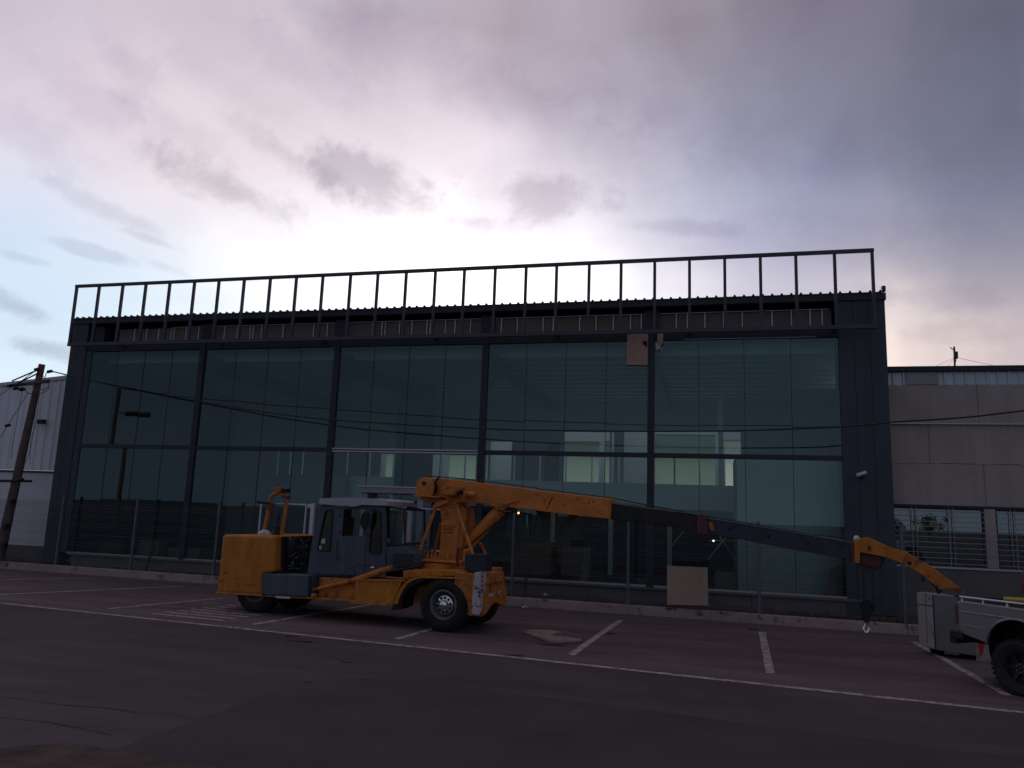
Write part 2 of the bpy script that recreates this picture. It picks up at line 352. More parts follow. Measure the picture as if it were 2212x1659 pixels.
BOOMN = mat("boom_navy", (.040, .046, .072), .5, .1, var=.2, scale=3, dirt=(.02, .02, .03), dirt_scale=3, spec=.4)
MAROON = mat("maroon_paint", (.10, .028, .032), .6, var=.2, scale=6)
WORNW = mat("scraped_white", (.50, .46, .48), .7, var=.12, scale=5, dirt=(.06, .045, .045), dirt_scale=7, dirt_lo=.54, dirt_hi=.60, spec=.3)
BOXW = mat("battered_white_steel", (.33, .295, .30), .7, var=.14, scale=3, dirt=(.11, .08, .075), dirt_scale=4.5, dirt_lo=.57, dirt_hi=.66, dirt_amt=.85, bump=.2, bscale=12)
BOXG = mat("battered_steel_shaded", (.19, .19, .20), .7, var=.14, scale=3, dirt=(.10, .085, .08), dirt_scale=5, dirt_lo=.60, dirt_hi=.68, dirt_amt=.8)  # same white steel, shade of the right face painted into the colour
RED = mat("red_paint", (.50, .045, .04), .55, var=.2, scale=6)
REFL = mat("reflector_white", (.95, .93, .88), .25, .6, var=.1, scale=30)
SILVER = mat("pickup_silver", (.20, .180, .190), .32, .25, var=.04, scale=1, coat=.5)
GATEW = mat("white_gate_paint", (.62, .62, .74), .5, var=.08)
POSTM = mat("fence_post_zinc", (.125, .137, .16), .5, .3, var=.15, scale=5)
WIREM = mat("fence_wire_zinc", (.11, .12, .145), .6, .2, var=.1)
LETR = mat("red_lettering", (.24, .035, .03), .6, var=.1)
EMBL = mat("dark_emblem", (.20, .085, .045), .6, var=.1)
LEAF = mat("leaf_green", (.045, .055, .022), .8, var=.4, scale=9)
BARK = mat("bark", (.06, .045, .035), .9, var=.3, scale=6)
LAMPO = mat("orange_lamp", (1, .6, .3), .5, emit=((1, .32, .06), 5))
LAMPW = mat("white_lamp", (1, 1, 1), .5, emit=((1, .98, .9), 9))
YLS = mat("yellow_strap", (.40, .27, .02), .6, var=.1)

# ------------------------------------------------------------------ mesh helpers
class MB:
    def __init__(s): s.v = []; s.f = []; s.sm = []
    def add(s, vs, fs, smooth=False):
        o = len(s.v); s.v += [tuple(v) for v in vs]; s.f += [tuple(i + o for i in f) for f in fs]; s.sm += [smooth] * len(fs); return s
    def box(s, x0, x1, y0, y1, z0, z1):
        x0, x1 = min(x0, x1), max(x0, x1); y0, y1 = min(y0, y1), max(y0, y1); z0, z1 = min(z0, z1), max(z0, z1)
        vs = [(x, y, z) for x in (x0, x1) for y in (y0, y1) for z in (z0, z1)]
        return s.add(vs, [(0, 1, 3, 2), (4, 6, 7, 5), (0, 4, 5, 1), (2, 3, 7, 6), (0, 2, 6, 4), (1, 5, 7, 3)])
    def prism(s, a, b):           # two matching outlines
        n = len(a); 
        return s.add(list(a) + list(b), [tuple(range(n)), tuple(range(2 * n - 1, n - 1, -1))] + [(i, i + n, (i + 1) % n + n, (i + 1) % n) for i in range(n)])
    def bar(s, p, q, w, h, up=(0, 0, 1)):
        p, q = Vector(p), Vector(q); d = (q - p).normalized(); r = d.cross(Vector(up))
        if r.length < 1e-4: r = d.cross(Vector((0, 1, 0)))
        r.normalize(); u = r.cross(d)
        c = [r * (w / 2) * a + u * (h / 2) * b for a, b in ((-1, -1), (1, -1), (1, 1), (-1, 1))]
        return s.prism([p + k for k in c], [q + k for k in c])
    def tube(s, pts, r, seg=8, closed=False):
        pts = [Vector(p) for p in pts]; n = len(pts); rr = r if isinstance(r, (list, tuple)) else [r] * n
        vs = []; prev = None
        for i, p in enumerate(pts):
            if closed: d = (pts[(i + 1) % n] - pts[i - 1]).normalized()
            else: d = (pts[min(i + 1, n - 1)] - pts[max(i - 1, 0)]).normalized()
            if prev is None:
                a = d.orthogonal().normalized()
            else:
                a = (prev - d * prev.dot(d)).normalized()
            prev = a; b = d.cross(a)
            vs += [p + (a * math.cos(t) + b * math.sin(t)) * rr[i] for t in [2 * math.pi * j / seg for j in range(seg)]]
        fs = []
        for i in range(n if closed else n - 1):
            j2 = (i + 1) % n
            fs += [(i * seg + j, i * seg + (j + 1) % seg, j2 * seg + (j + 1) % seg, j2 * seg + j) for j in range(seg)]
        s.add(vs, fs, True)
        if not closed: s.add(vs[:seg], [tuple(range(seg - 1, -1, -1))]); s.add(vs[-seg:], [tuple(range(seg))])
        return s
    def lathe(s, prof, o, axis, seg=32, caps=True, smooth=True):   # prof: (radius, along)
        o = Vector(o); ax = Vector(axis).normalized(); a = ax.orthogonal().normalized(); b = ax.cross(a)
        vs = []
        for r, t in prof: vs += [o + ax * t + (a * math.cos(q) + b * math.sin(q)) * r for q in [2 * math.pi * j / seg for j in range(seg)]]
        fs = [(i * seg + j, i * seg + (j + 1) % seg, (i + 1) * seg + (j + 1) % seg, (i + 1) * seg + j) for i in range(len(prof) - 1) for j in range(seg)]
        s.add(vs, fs, smooth)
        if caps:
            s.add(vs[:seg], [tuple(range(seg - 1, -1, -1))]); s.add(vs[-seg:], [tuple(range(seg))])
        return s
    def ball(s, c, r, seg=12, sc=(1, 1, 1)):
        n = seg // 2; vs = []; c = Vector(c)
        for i in range(1, n):
            t = math.pi * i / n
            vs += [c + Vector((math.sin(t) * math.cos(2 * math.pi * j / seg) * r * sc[0], math.sin(t) * math.sin(2 * math.pi * j / seg) * r * sc[1], math.cos(t) * r * sc[2])) for j in range(seg)]
        m = len(vs); vs += [c + Vector((0, 0, r * sc[2])), c - Vector((0, 0, r * sc[2]))]
        fs = [(i * seg + j, (i + 1) * seg + j, (i + 1) * seg + (j + 1) % seg, i * seg + (j + 1) % seg) for i in range(n - 2) for j in range(seg)]
        fs += [(m, j, (j + 1) % seg) for j in range(seg)] + [(m + 1, (n - 2) * seg + (j + 1) % seg, (n - 2) * seg + j) for j in range(seg)]
        return s.add(vs, fs, True)
    def build(s, name, m, parent=None, bevel=0.0, world=False, recalc=True):
        me = bpy.data.meshes.new(name); me.from_pydata(s.v, [], s.f); me.validate()
        import bmesh
        bm = bmesh.new(); bm.from_mesh(me)
        
        if recalc and len(bm.faces) > 1: bmesh.ops.recalc_face_normals(bm, faces=bm.faces)
        bm.to_mesh(me); bm.free()
        sm = s.sm if len(s.sm) == len(me.polygons) else [False] * len(me.polygons)
        me.polygons.foreach_set('use_smooth', sm)
        if any(sm):
            try: me.set_sharp_from_angle(angle=math.radians(40))
            except Exception: pass
        me.materials.append(m); o = bpy.data.objects.new(name, me); COL.objects.link(o)
        if parent is not None:
            o.parent = parent
            if world and parent.type == 'EMPTY':
                o.matrix_parent_inverse = root_mat(parent).inverted()
        if bevel:
            b = o.modifiers.new('bevel', 'BEVEL'); b.width = bevel; b.segments = 2; b.limit_method = 'ANGLE'; b.angle_limit = math.radians(35)
        return o
def root_mat(o): return Matrix.Translation(o.location) @ o.rotation_euler.to_matrix().to_4x4()
def tag(o, label=None, cat=None, group=None, kind=None):
    if label: o['label'] = label
    if cat: o['category'] = cat
    if group: o['group'] = group
    if kind: o['kind'] = kind
    return o
def empty(name, loc, label, cat, rz=0, group=None):
    o = bpy.data.objects.new(name, None); COL.objects.link(o); o.location = loc; o.rotation_euler = (0, 0, rz); o.empty_display_size = .2
    return tag(o, label, cat, group)
def dup(o, parent=None, loc=None):
    c = o.copy(); COL.objects.link(c)
    if parent is not None: c.parent = parent
    if loc is not None: c.location = loc
    for ch in list(o.children): 
        if ch.name in made: continue
        dup(ch, c)
    return c
made = set()
def sheet(name, poly, z, m, label=None, cat=None, kind='structure'):
    mb = MB(); mb.add([(p[0], p[1], z) for p in poly], [tuple(range(len(poly)))])
    return tag(mb.build(name, m), label, cat, kind=kind)
def text_mesh(name, body, size, m, parent, mw, depth=.002):
    cu = bpy.data.curves.new(name, 'FONT'); cu.body = body; cu.size = size; cu.extrude = depth; cu.align_x = 'CENTER'
    t = bpy.data.objects.new(name + '_tmp', cu); COL.objects.link(t)
    dg = bpy.context.evaluated_depsgraph_get(); me = bpy.data.meshes.new_from_object(t.evaluated_get(dg))
    bpy.data.objects.remove(t); me.transform(mw); me.materials.clear(); me.materials.append(m)
    o = bpy.data.objects.new(name, me); COL.objects.link(o); o.parent = parent; return o

# ------------------------------------------------------------------ ground
def yk(x): return 18.38 - .042 * x          # front face of the kerb
sheet('ground', [(-900, -900), (900, -900), (900, 1400), (-900, 1400)], -.03, EARTH)
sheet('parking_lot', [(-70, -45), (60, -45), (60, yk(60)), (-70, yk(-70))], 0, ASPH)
# driving lane on the camera side of the long line, then dirt and worn asphalt with lens vignette painted in
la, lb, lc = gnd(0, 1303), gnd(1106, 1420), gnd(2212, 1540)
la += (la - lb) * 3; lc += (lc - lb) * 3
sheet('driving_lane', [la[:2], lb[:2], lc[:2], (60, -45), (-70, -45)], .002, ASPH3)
sheet('worn_vignetted_asphalt', [gnd(*k8(-300, 1250))[:2], gnd(*k8(-60, 1480))[:2], gnd(*k8(600, 1440))[:2], gnd(*k8(740, 1415))[:2], gnd(*k8(1000, 1320))[:2], gnd(*k8(1300, 1215))[:2], gnd(*k8(1700, 1060))[:2], gnd(*k8(2100, 960))[:2],
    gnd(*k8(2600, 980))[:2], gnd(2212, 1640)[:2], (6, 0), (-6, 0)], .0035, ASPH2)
mb = MB(); rp = []
for x, y in [(-40, 1625), (60, 1612), (160, 1607), (240, 1622), (330, 1640), (420, 1650), (520, 1668)]:
    g = gnd(x, y); rp.append((g[0], g[1]))
sheet('dirt_patch', rp + [(0, 1.0), (-4, 1.0)], .008, SOIL)
kb = MB(); XS = [-70, -30] + [-24 + 2 * i for i in range(16)] + [20, 60]
for a, b in zip(XS[:-1], XS[1:]):
    e = .002
    A = [(a + e, yk(a), -.02), (a + e, yk(a) + .02, .2), (a + e, yk(a) + .16, .2), (a + e, yk(a) + .16, -.02)]
    B = [(b - e, yk(b), -.02), (b - e, yk(b) + .02, .2), (b - e, yk(b) + .16, .2), (b - e, yk(b) + .16, -.02)]
    kb.prism(A, B)
tag(kb.build('kerb', KERB, bevel=.015), kind='structure')
# planting strip: lumpy soil
sb = MB(); nx, ny = 220, 8; vs = []
for i in range(nx + 1):
    x = -30 + 45 * i / nx
    for j in range(ny + 1):
        t = j / ny; y = yk(x) + .15 + t * (20.6 - yk(x) - .15)
        vs.append((x, y, .165 + .05 * random.random() * (1 if 0 < j else 0) + .03 * math.sin(x * 1.7) * t))
sb.add(vs, [(i * (ny + 1) + j, (i + 1) * (ny + 1) + j, (i + 1) * (ny + 1) + j + 1, i * (ny + 1) + j + 1) for i in range(nx) for j in range(ny)], True)
tag(sb.build('soil_strip', SOIL), kind='structure')

def gline(p, q, w, name='road_marking', z=.006):
    d = (q - p); d.z = 0; d.normalize(); n = Vector((-d.y, d.x, 0)) * w / 2
    mb = MB(); k = max(2, int((q - p).length / .25)); vs = []
    for i in range(k + 1):
        c = p.lerp(q, i / k); j = 1 + random.uniform(-.06, .06)
        vs += [(c + n * j).to_tuple()[:2] + (z,), (c - n * j).to_tuple()[:2] + (z,)]
    mb.add(vs, [(2 * i, 2 * i + 1, 2 * i + 3, 2 * i + 2) for i in range(k)])
    return tag(mb.build(name, PAINT), kind='structure')
a, b, c = gnd(0, 1303), gnd(1106, 1420), gnd(2212, 1540)
gline(a + (a - b) * .6, b, .105); gline(b, c + (c - b) * .4, .125)
for p, q in [(k8(0, 347), k8(600, 335)), (k8(0, 441), k8(1160, 387)), (k8(690, 530), k8(1420, 462)), (k8(1600, 630), k8(2380, 498)),
             ((857, 1381), (1071, 1320)), ((1232, 1416), (1341, 1340)), ((1664, 1455), (1646, 1366)), (k5(690, 1108), k5(1430, 1530))]:
    P, Q = gnd(*p), gnd(*q)
    if p[0] < 1: P = Q + (P - Q) * 1.5
    gline(P, Q, .13)
s0, s1 = gnd(*k8(960, 560)), gnd(*k8(1390, 602)); sv = s1 - s0; e0 = gnd(*k8(1500, 500)); 
for i in range(9):
    st = s0.lerp(e0, i / 7.0); gline(st, st + sv * 1.05, .12)

def strip(pts, w0, name, m, z):
    P = [gnd(*p) for p in pts]; Q = []
    for a, b in zip(P[:-1], P[1:]):
        n = max(2, int((b - a).length / .12)); Q += [a.lerp(b, i / n) for i in range(n)]
    Q.append(P[-1]); vs = []
    for i, q in enumerate(Q):
        d = (Q[min(i + 1, len(Q) - 1)] - Q[max(i - 1, 0)]); d.normalize(); nn = Vector((-d.y, d.x, 0)); o_ = nn * random.uniform(-.02, .02); w = w0 * random.uniform(.4, 1.3)
        vs += [(q.x + nn.x * w + o_.x, q.y + nn.y * w + o_.y, z), (q.x - nn.x * w + o_.x, q.y - nn.y * w + o_.y, z)]
    mb = MB(); mb.add(vs, [(2 * i, 2 * i + 1, 2 * i + 3, 2 * i + 2) for i in range(len(Q) - 1)]); tag(mb.build(name, m), kind='structure')
TAR = mat("tar_joint", (.022, .020, .022), .7, var=.3, scale=8, spec=.3)
for pts in ([(-60, 1545), (80, 1557), (150, 1570), (240, 1588)], [(-40, 1500), (130, 1522), (250, 1532), (345, 1548)]):
    strip(pts, .008, 'asphalt_crack', TAR, .0075)
def stain(p, rx, ry):
    c = gnd(*p); n = 22; mb = MB(); ph = random.random() * 6
    mb.add([(c.x + math.cos(6.2832 * i / n) * rx * (1 + .25 * math.sin(3 * i + ph) * random.random()), c.y + math.sin(6.2832 * i / n) * ry * (1 + .3 * random.uniform(-1, 1)), .0085) for i in range(n)], [tuple(range(n))])
    tag(mb.build('oil_stain', TAR), kind='structure')
for p, rx, ry in ((k8(1840, 706), .14, .05), (k8(1890, 736), .24, .05), (k8(1950, 742), .10, .03), (k3(915, 1420), .10, .07), (k3(130, 1602), .12, .06), (k8(1240, 381), .12, .05), (k4(740, 1465), .12, .10), (k8(1755, 720), .06, .02), (k8(2190, 868), .10, .03), (k8(1950, 994), .08, .02), (k3(420, 1515), .25, .05), (k8(335, 850), .04, .02)):
    stain(p, rx, ry)

# ------------------------------------------------------------------ main building
YF = 19.6; KF = YF / 19.0
BX0, BX1 = -19.55, 4.12
COLX = [-14.72, -10.29, -5.87, -1.43]
PX0 = 3.05; PXL = -18.95
ZS, ZM, ZT, ZR = .57, 3.76, 6.92, 7.80
ZG = 6.71
bld = empty('showroom_building', (-7.7, YF, .2), 'long building with dark glass curtain wall and empty sign frame along its roof', 'building')
def B(mb, name, m, bevel=0, parent=None): return mb.build(name, m, parent or bld, bevel, world=True)
# piers with vertical seams
mb = MB()
for x0, x1 in ((PX0, 3.40), (3.405, 3.76), (3.765, BX1)): mb.box(x0, x1, YF - .02, YF + .6, .22, ZR - .04)
B(mb, 'end_pier', PIER, .006)
mb = MB(); mb.box(BX0, -19.27, YF - .02, YF + .5, .22, ZR - .04); mb.box(-19.265, PXL, YF - .02, YF + .5, .22, ZR - .04)
mb.box(PXL, -18.72, YF + .005, YF + .3, ZS, ZT); B(mb, 'end_pier', PIER, .006)
mb = MB(); mb.box(BX1 - .1, BX1, YF + .6, 36, .0, 6.0); mb.box(BX1 - .1, BX1, YF + .6, 20.6, 6.001, ZR - .15); mb.box(BX1 - .1, BX1, 25.4, 36, 6.001, ZR - .8); mb.box(BX1 - .1, BX1, 20.601, 25.399, 6.9, ZR - .5); B(mb, 'side_wall', PIER)  # unseen clerestory gap added to let sky light into the hall
mb = MB(); mb.box(BX0, BX0 + .1, YF + .5, 36, .0, ZR - .15); B(mb, 'side_wall', PIER)
mb = MB(); mb.box(BX0 + .1, BX1 - .1, 35.9, 36, 0, 2.2); mb.box(BX0 + .1, BX1 - .1, 35.9, 36, 5.0, 6.3); B(mb, 'rear_wall', ING)
# base wall
mb = MB()
for i in range(12):
    x0 = BX0 + 1.0 + i * 1.95; x1 = min(x0 + 1.945, BX1 - .25)
    if x1 > x0: mb.box(x0, x1, YF + .02, YF + .3, .05, ZS - .10)
B(mb, 'base_wall', CONC, .01)
mb = MB(); mb.box(PXL + .3, PX0 + .3, YF - .03, YF + .34, ZS - .095, ZS - .035); B(mb, 'base_coping', CONC, .01)
# columns
colo = None
for x in COLX:
    mb = MB(); mb.box(x - .085, x + .085, YF - .03, YF + .16, ZS - .03, ZT + .02); mb.box(x - .012, x + .012, YF - .036, YF - .031, ZS, ZT)
    B(mb, 'column', STEELB, .004)
edges = [PXL + .23] + COLX + [PX0]
bays = [(edges[i] + (.085 if i else 0), edges[i + 1] - (.085 if i < 4 else 0)) for i in range(5)]
for bi, (x0, x1) in enumerate(bays):
    mb = MB(); mb.box(x0 + .002, x1 - .002, YF - .005, YF + .10, ZM - .06, ZM + .06); B(mb, 'mid_rail', STEELB, .004)
    if bi == 2:
        mb = MB()
        for z in (ZM - .035, ZM + .035): mb.box(x0 + .002, x1 - .002, YF - .03, YF - .006, z - .02, z + .02)
        B(mb, 'aluminium_strip', ALU, .003)
    mb = MB(); mb.box(x0 + .002, x1 - .002, YF - .02, YF + .08, ZS - .034, ZS + .008); B(mb, 'sill_rail', ALU, .004)
    w = (x1 - x0) / 4
    for k in range(4):
        for r, (za, zb) in enumerate(((ZS + .01, ZM - .062), (ZM + .062, ZG))):
            mb = MB(); a0, a1 = x0 + k * w + .006, x0 + (k + 1) * w - .006
            dy = random.uniform(-.003, .003); dz = random.uniform(-.003, .003)
            mb.add([(a0, YF + .03 + dy, za), (a1, YF + .03 - dy, za), (a1, YF + .03 - dy + dz, zb), (a0, YF + .03 + dy + dz, zb)], [(0, 1, 2, 3)])
            g = B(mb, 'glass_pane', GLASS)
    mb = MB()
    for k in range(1, 4):
        mb.box(x0 + k * w - .006, x0 + k * w + .006, YF + .02, YF + .045, ZS + .01, ZM - .062); mb.box(x0 + k * w - .006, x0 + k * w + .006, YF + .02, YF + .045, ZM + .062, ZG)
    B(mb, 'pane_joint', STEELD if bi > 1 else STEELB)
# header, recess, eave
mb = MB(); mb.box(PXL, PX0, YF, YF + .14, ZG + .003, ZT + .07); B(mb, 'head_rail', STEELD, .004)
mb = MB(); mb.box(-.6, 2.55, YF - .012, YF - .002, ZG + .004, ZG + .016); B(mb, 'head_trim', ALU)
mb = MB(); mb.box(PXL, PX0, YF + .02, YF + .5, ZT + .075, ZT + .10); B(mb, 'ledge_plate', STEELD)
bd = MB(); bd.box(-18.0, PX0 - .1, YF + .26, YF + .29, ZT + .12, ZT + .54); bdo = B(bd, 'recess_board', BOARD)
mb = MB(); mb.box(-16, 2.9, YF + .20, YF + .26, ZT + .545, ZT + .556); B(mb, 'stud_track', STUD, parent=bdo)
x = -17.4; nst = 0
while x < PX0 - .3:
    if min(abs(x - c) for c in COLX) > .25:
        mb = MB(); mb.box(x - .011, x + .011, YF + .20, YF + .255, ZT + .11, ZT + .54); B(mb, 'stud', STUD, parent=bdo); nst += 1
    x += random.choice([.44, .45, .46, .44, .45, .28, .10, .72])
mb = MB()
for c in COLX + [PXL + .35]: mb = MB(); mb.box(c - .17, c + .17, YF + .1, YF + .38, ZT + .105, ZR - .27); B(mb, 'column_head', STEELD)
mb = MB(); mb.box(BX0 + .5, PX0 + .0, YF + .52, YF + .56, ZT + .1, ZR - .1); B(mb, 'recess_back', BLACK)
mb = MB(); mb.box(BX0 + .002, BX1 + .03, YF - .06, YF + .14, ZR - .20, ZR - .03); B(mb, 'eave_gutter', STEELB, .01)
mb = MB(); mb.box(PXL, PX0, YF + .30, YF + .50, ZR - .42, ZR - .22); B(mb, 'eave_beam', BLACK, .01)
# corrugated roof
def corr(x0, x1, pitch, h, fn, thick=.01):
    """fn(x, up) -> (start, end) points; trapezoid ribs"""
    mb = MB(); x = x0; prof = []
    while x < x1:
        for dx, up in ((0, 0), (pitch * .66, 0), (pitch * .76, h), (pitch * .90, h), (pitch, 0)):
            if x + dx <= x1: prof.append((x + dx, up))
        x += pitch
    P = [fn(a, u) for a, u in prof]; n = len(P)
    vs = [p[0] for p in P] + [p[1] for p in P]
    mb.add(vs, [(i, i + 1, n + i + 1, n + i) for i in range(n - 1)])
    return mb
mb = corr(BX0 - .02, BX1 + .05, .225, .045, lambda x, u: ((x, YF - .09, ZR - .015 + u), (x, 28.7, 7.1 + u)))
mb.add([(BX0, 34.2, 6.6), (BX1, 34.2, 6.6), (BX1, 36.1, 6.5), (BX0, 36.1, 6.5)], [(0, 1, 2, 3)])
o = B(mb, 'roof', ROOFM); sd = o.modifiers.new('thick', 'SOLIDIFY'); sd.thickness = .02; sd.offset = -1
# split roof: rear gap added, out of view, to let sky into the rooms
mb = MB(); mb.box(BX1 - .06, BX1 + .02, YF - .1, YF + .05, ZR + .0, ZR + .13); B(mb, 'roof_corner_cap', STEELB)
# sign frame
YS = YF - .40; FX0, FX1, FZ0, FZ1 = -19.26, 3.85, 6.90, 8.77
mb = MB(); mb.box(FX0, FX1, YS - .05, YS + .03, FZ1 - .09, FZ1); mb.box(FX0, FX1, YS - .05, YS + .03, FZ0 - .10, FZ0)
sf = B(mb, 'sign_frame', FRAME, .004)
n = 27
for i in range(n + 1):
    x = FX0 + .045 + (FX1 - FX0 - .09) * i / n + (random.uniform(-.02, .02) if 0 < i < n else 0)
    if i == 25: x -= .02
    mb = MB(); mb.box(x - .036, x + .036, YS - .045, YS + .025, FZ0 + .002, FZ1 - .092); B(mb, 'frame_post', FRAME, .003, parent=sf)
mb = MB()
for i in range(2, 27, 4):
    x = FX0 + .045 + (FX1 - FX0 - .09) * i / n
    mb.box(x - .03, x + .03, YS + .032, YF - .002, FZ0 - .08, FZ0 - .02)
B(mb, 'frame_bracket', FRAME, parent=sf)
# interior
mb = MB(); mb.box(BX0 + .1, BX1 - .1, YF + .31, 35.9, .25, .40); B(mb, 'interior_floor', INF)
YM = 25.0
mb = MB(); mb.box(-13.2, 2.2, YM, 28.4, 2.5, 3.28); B(mb, 'mezzanine', INW)
# dark doorway strips on the mezzanine front (voids between rooms)
mb = MB(); mb.box(-10.6, -9.35, YM - .01, YM + .4, 2.3, 6.4); B(mb, 'interior_column', STEELD)
for px in (1194.5, 1319.5, 1446.5):
    p = fac(px, 1150, YM - .15); mb = MB(); mb.box(p.x - .07, p.x + .07, YM - .2, YM - .06, .4, 2.5); B(mb, 'interior_post', INW)
p = fac(1557, 950, 26); mb = MB(); mb.box(p.x - .08, p.x + .08, 25.9, 26.1, 3.28, 6.5); B(mb, 'interior_post', INW)
# railing posts on the mezzanine
for cx, cy in [k9(240, 870), k9(350, 870), k9(460, 870), k9(855, 880), k9(1055, 880), k9(1265, 890), k9(1475, 890), k9(1690, 900), k9(1898, 900), k9(2115, 910),
               k10(140, 800), k10(397, 800), k10(660, 810), k10(926, 820), k10(1190, 820), k10(1468, 830), k10(1750, 840), k10(2035, 850), k11(330, 1050), k11(497, 1055), k11(661, 1060)]:
    p = fac(cx, cy, YM + .1); mb = MB(); mb.box(p.x - .024, p.x + .024, YM + .08, YM + .12, 3.28, 4.12); B(mb, 'railing_post', RAILM)
# back wall of the hall with openings into lit rooms
YB = 28.5
def bx(px): return fac(px, 950, YB).x
ops = [(k9(1165, 0)[0], k9(2010, 0)[0], 4.35, 3.3), (k10(120, 0)[0], k10(380, 0)[0], 4.9, 3.3), (k10(720, 0)[0], k10(862, 0)[0], 4.9, 3.3), (k10(905, 0)[0], k10(1420, 0)[0], 5.3, 3.3), (k10(1520, 0)[0], 1600, 5.35, 3.3)]
mb = MB(); x = BX0 + .1
for a, b, zt, zb in ops:
    xa, xb = bx(a), bx(b)
    mb.box(x, xa, YB, YB + .12, .4, 6.9)
    if zt < 6.9: mb.box(xa, xb, YB, YB + .12, zt, 6.9)
    mb.box(xa, xb, YB, YB + .12, .4, 3.2); x = xb
mb.box(x, BX1 - .1, YB, YB + .12, .4, 6.9); B(mb, 'hall_back_wall', ING)
mb = MB(); mb.box(bx(ops[2][0]) - .02, bx(ops[2][1]) + .02, YB + .13, YB + .2, 3.3, 4.95); B(mb, 'dark_door', BOARD)
mb = MB(); mb.box(BX0 + .1, BX1 - .1, YB + .12, 36, 3.2, 3.3); B(mb, 'upper_floor', INF)
mb = MB(); YX = 32.5; x = BX0 + .1
for pa_, pb_, py_ in ((k9(1210, 0)[0], k9(1340, 0)[0], 962), (972, 1031, 953), (1051, 1106, 955), (1218, 1295, 953), (1307, 1327, 953), (1415, 1545, 938), (1561, 1658, 950)):
    xa, xb, zt = fac(pa_, py_, YX).x, fac(pb_, py_, YX).x, fac(pa_, py_, YX).z
    mb.box(x, xa, YX, YX + .1, 3.3, 6.9); mb.box(xa, xb, YX, YX + .1, zt, 6.9); x = xb
    fw = MB(); fw.box(xa, xb, YX + .04, YX + .05, 3.3, zt); B(fw, 'frosted_panel', FROSTB if pa_ == 1561 else FROSTD if pa_ == 1415 else FROST)  # wide dim panel is added to brighten the right bay
mb.box(x, BX1 - .1, YX, YX + .1, 3.3, 6.9)
B(mb, 'room_wall', INR)
mb = MB(); mb.box(-3.6, -3.5, 28.62, 32.5, 3.3, 6.4); mb.box(-8.3, -8.2, 28.62, 32.5, 3.3, 6.4); B(mb, 'room_partition', INW)
# ceiling joists
mb = MB()
y = YF + .9
while y < YB - .1:
    mb.box(BX0 + .2, BX1 - .2, y, y + .06, 6.52 - (y - YF) * .012, 6.78 - (y - YF) * .012); mb.box(BX0 + .2, BX1 - .2, y + .06, y + .18, 6.52 - (y - YF) * .012, 6.545 - (y - YF) * .012); y += .74
B(mb, 'ceiling_purlin', INP)
mb = MB(); mb.box(BX0 + .12, BX1 - .12, YF + .6, YB, 6.84, 6.88); B(mb, 'dark_ceiling_sheet', BLACK)  # black sheet added under the roof to darken gaps between purlins
mb = MB()
for c in COLX + [BX0 + .6]: mb.box(c - .1, c + .1, YF + .17, YB - .01, 6.10, 6.58); mb.prism([(c - .08, YF + .17, 6.1), (c - .08, YF + 1.3, 6.1), (c - .08, YF + .17, 5.4)], [(c + .08, YF + .17, 6.1), (c + .08, YF + 1.3, 6.1), (c + .08, YF + .17, 5.4)])
B(mb, 'roof_rafter', STEELD)
# white box room at the right, just behind the glass
p0, p1 = fac(1592, 1100, 20.9), fac(1819, 1100, 20.9)
zb = fac(1592, 981, 20.9).z
mb = MB(); mb.box(p0.x, 4.0, 20.9, 24.0, .4, zb); B(mb, 'box_room', INW, .01)
mb = MB(); mb.box(-4.2, 2.2, YM + 1.2, YM + 1.3, .4, 2.5); B(mb, 'lower_partition', STEELD)
mb = MB(); mb.box(-13.2, -9.6, 24.6, 24.7, .4, 2.4); mb.box(-13.2, -12.2, 24.6, 24.7, 2.4, 3.3); B(mb, 'lower_partition', ING)

# things inside the hall
t = empty('scaffold', (fac(1530, 1220, 23).x, 23, .4), 'folded steel scaffold braces behind the glass above the leaning plywood sheet', 'scaffold')
def kp(k, x, y, Y): return fac(*k(x, y), Y)
mb = MB()
for a, b in ((k4(420, 575), k4(600, 840)), (k4(485, 588), k4(315, 798)), (k4(325, 622), k4(600, 624)), (k4(85, 530), k4(-55, 700))):
    mb.tube([fac(*a, 22.9), fac(*b, 22.9)], .022, 6)
mb.build('brace', RAILM, t, world=True)
mb = MB()
for x in (k4(315, 0)[0], k4(600, 0)[0]):
    p = fac(x, 1200, 23.0); mb.tube([(p.x, 23, .4), (p.x, 23, 1.9)], .025, 6)
mb.build('upright', STEELB, t, world=True)
t = empty('work_lamp', fac(*k4(365, 624), 22.8), 'tiny white work lamp glowing on the scaffold behind the glass', 'lamp')
mb = MB(); mb.ball((0, 0, 0), .018); mb.build('bulb', LAMPW, t); mb = MB(); mb.lathe([(.02, .012), (.03, .05), (.012, .08)], (0, 0, 0), (0, 1, 0), 12); mb.build('housing', STEELD, t)
t = empty('hanging_lamp', fac(1120, 1108, 24), 'small orange lamp glowing inside the hall just below the yellow boom', 'lamp')
mb = MB(); mb.ball((0, 0, 0), .036); mb.build('bulb', LAMPO, t); mb = MB(); mb.tube([(0, 0, .03), (0, 0, .5)], .006, 6); mb.lathe([(.02, .028), (.03, .06), (.008, .09)], (0, 0, 0), (0, 0, 1), 12); mb.build('cord', CABLE, t)
def bucket(px, py, Y, label):
    p = fac(px, py, Y); t = empty('bucket', (p.x, Y, .4), label, 'bucket')
    mb = MB(); mb.lathe([(.13, 0), (.16, .42), (.172, .42), (.172, .45), (.155, .45), (.125, .02)], (0, 0, 0), (0, 0, 1), 20); mb.build('pail', WORNW, t)
    mb = MB(); mb.tube([(.16 * math.cos(a), .02, .42 - .12 * math.sin(a)) for a in [math.pi * i / 8 for i in range(9)]], .005, 5); mb.build('handle', ALU, t)
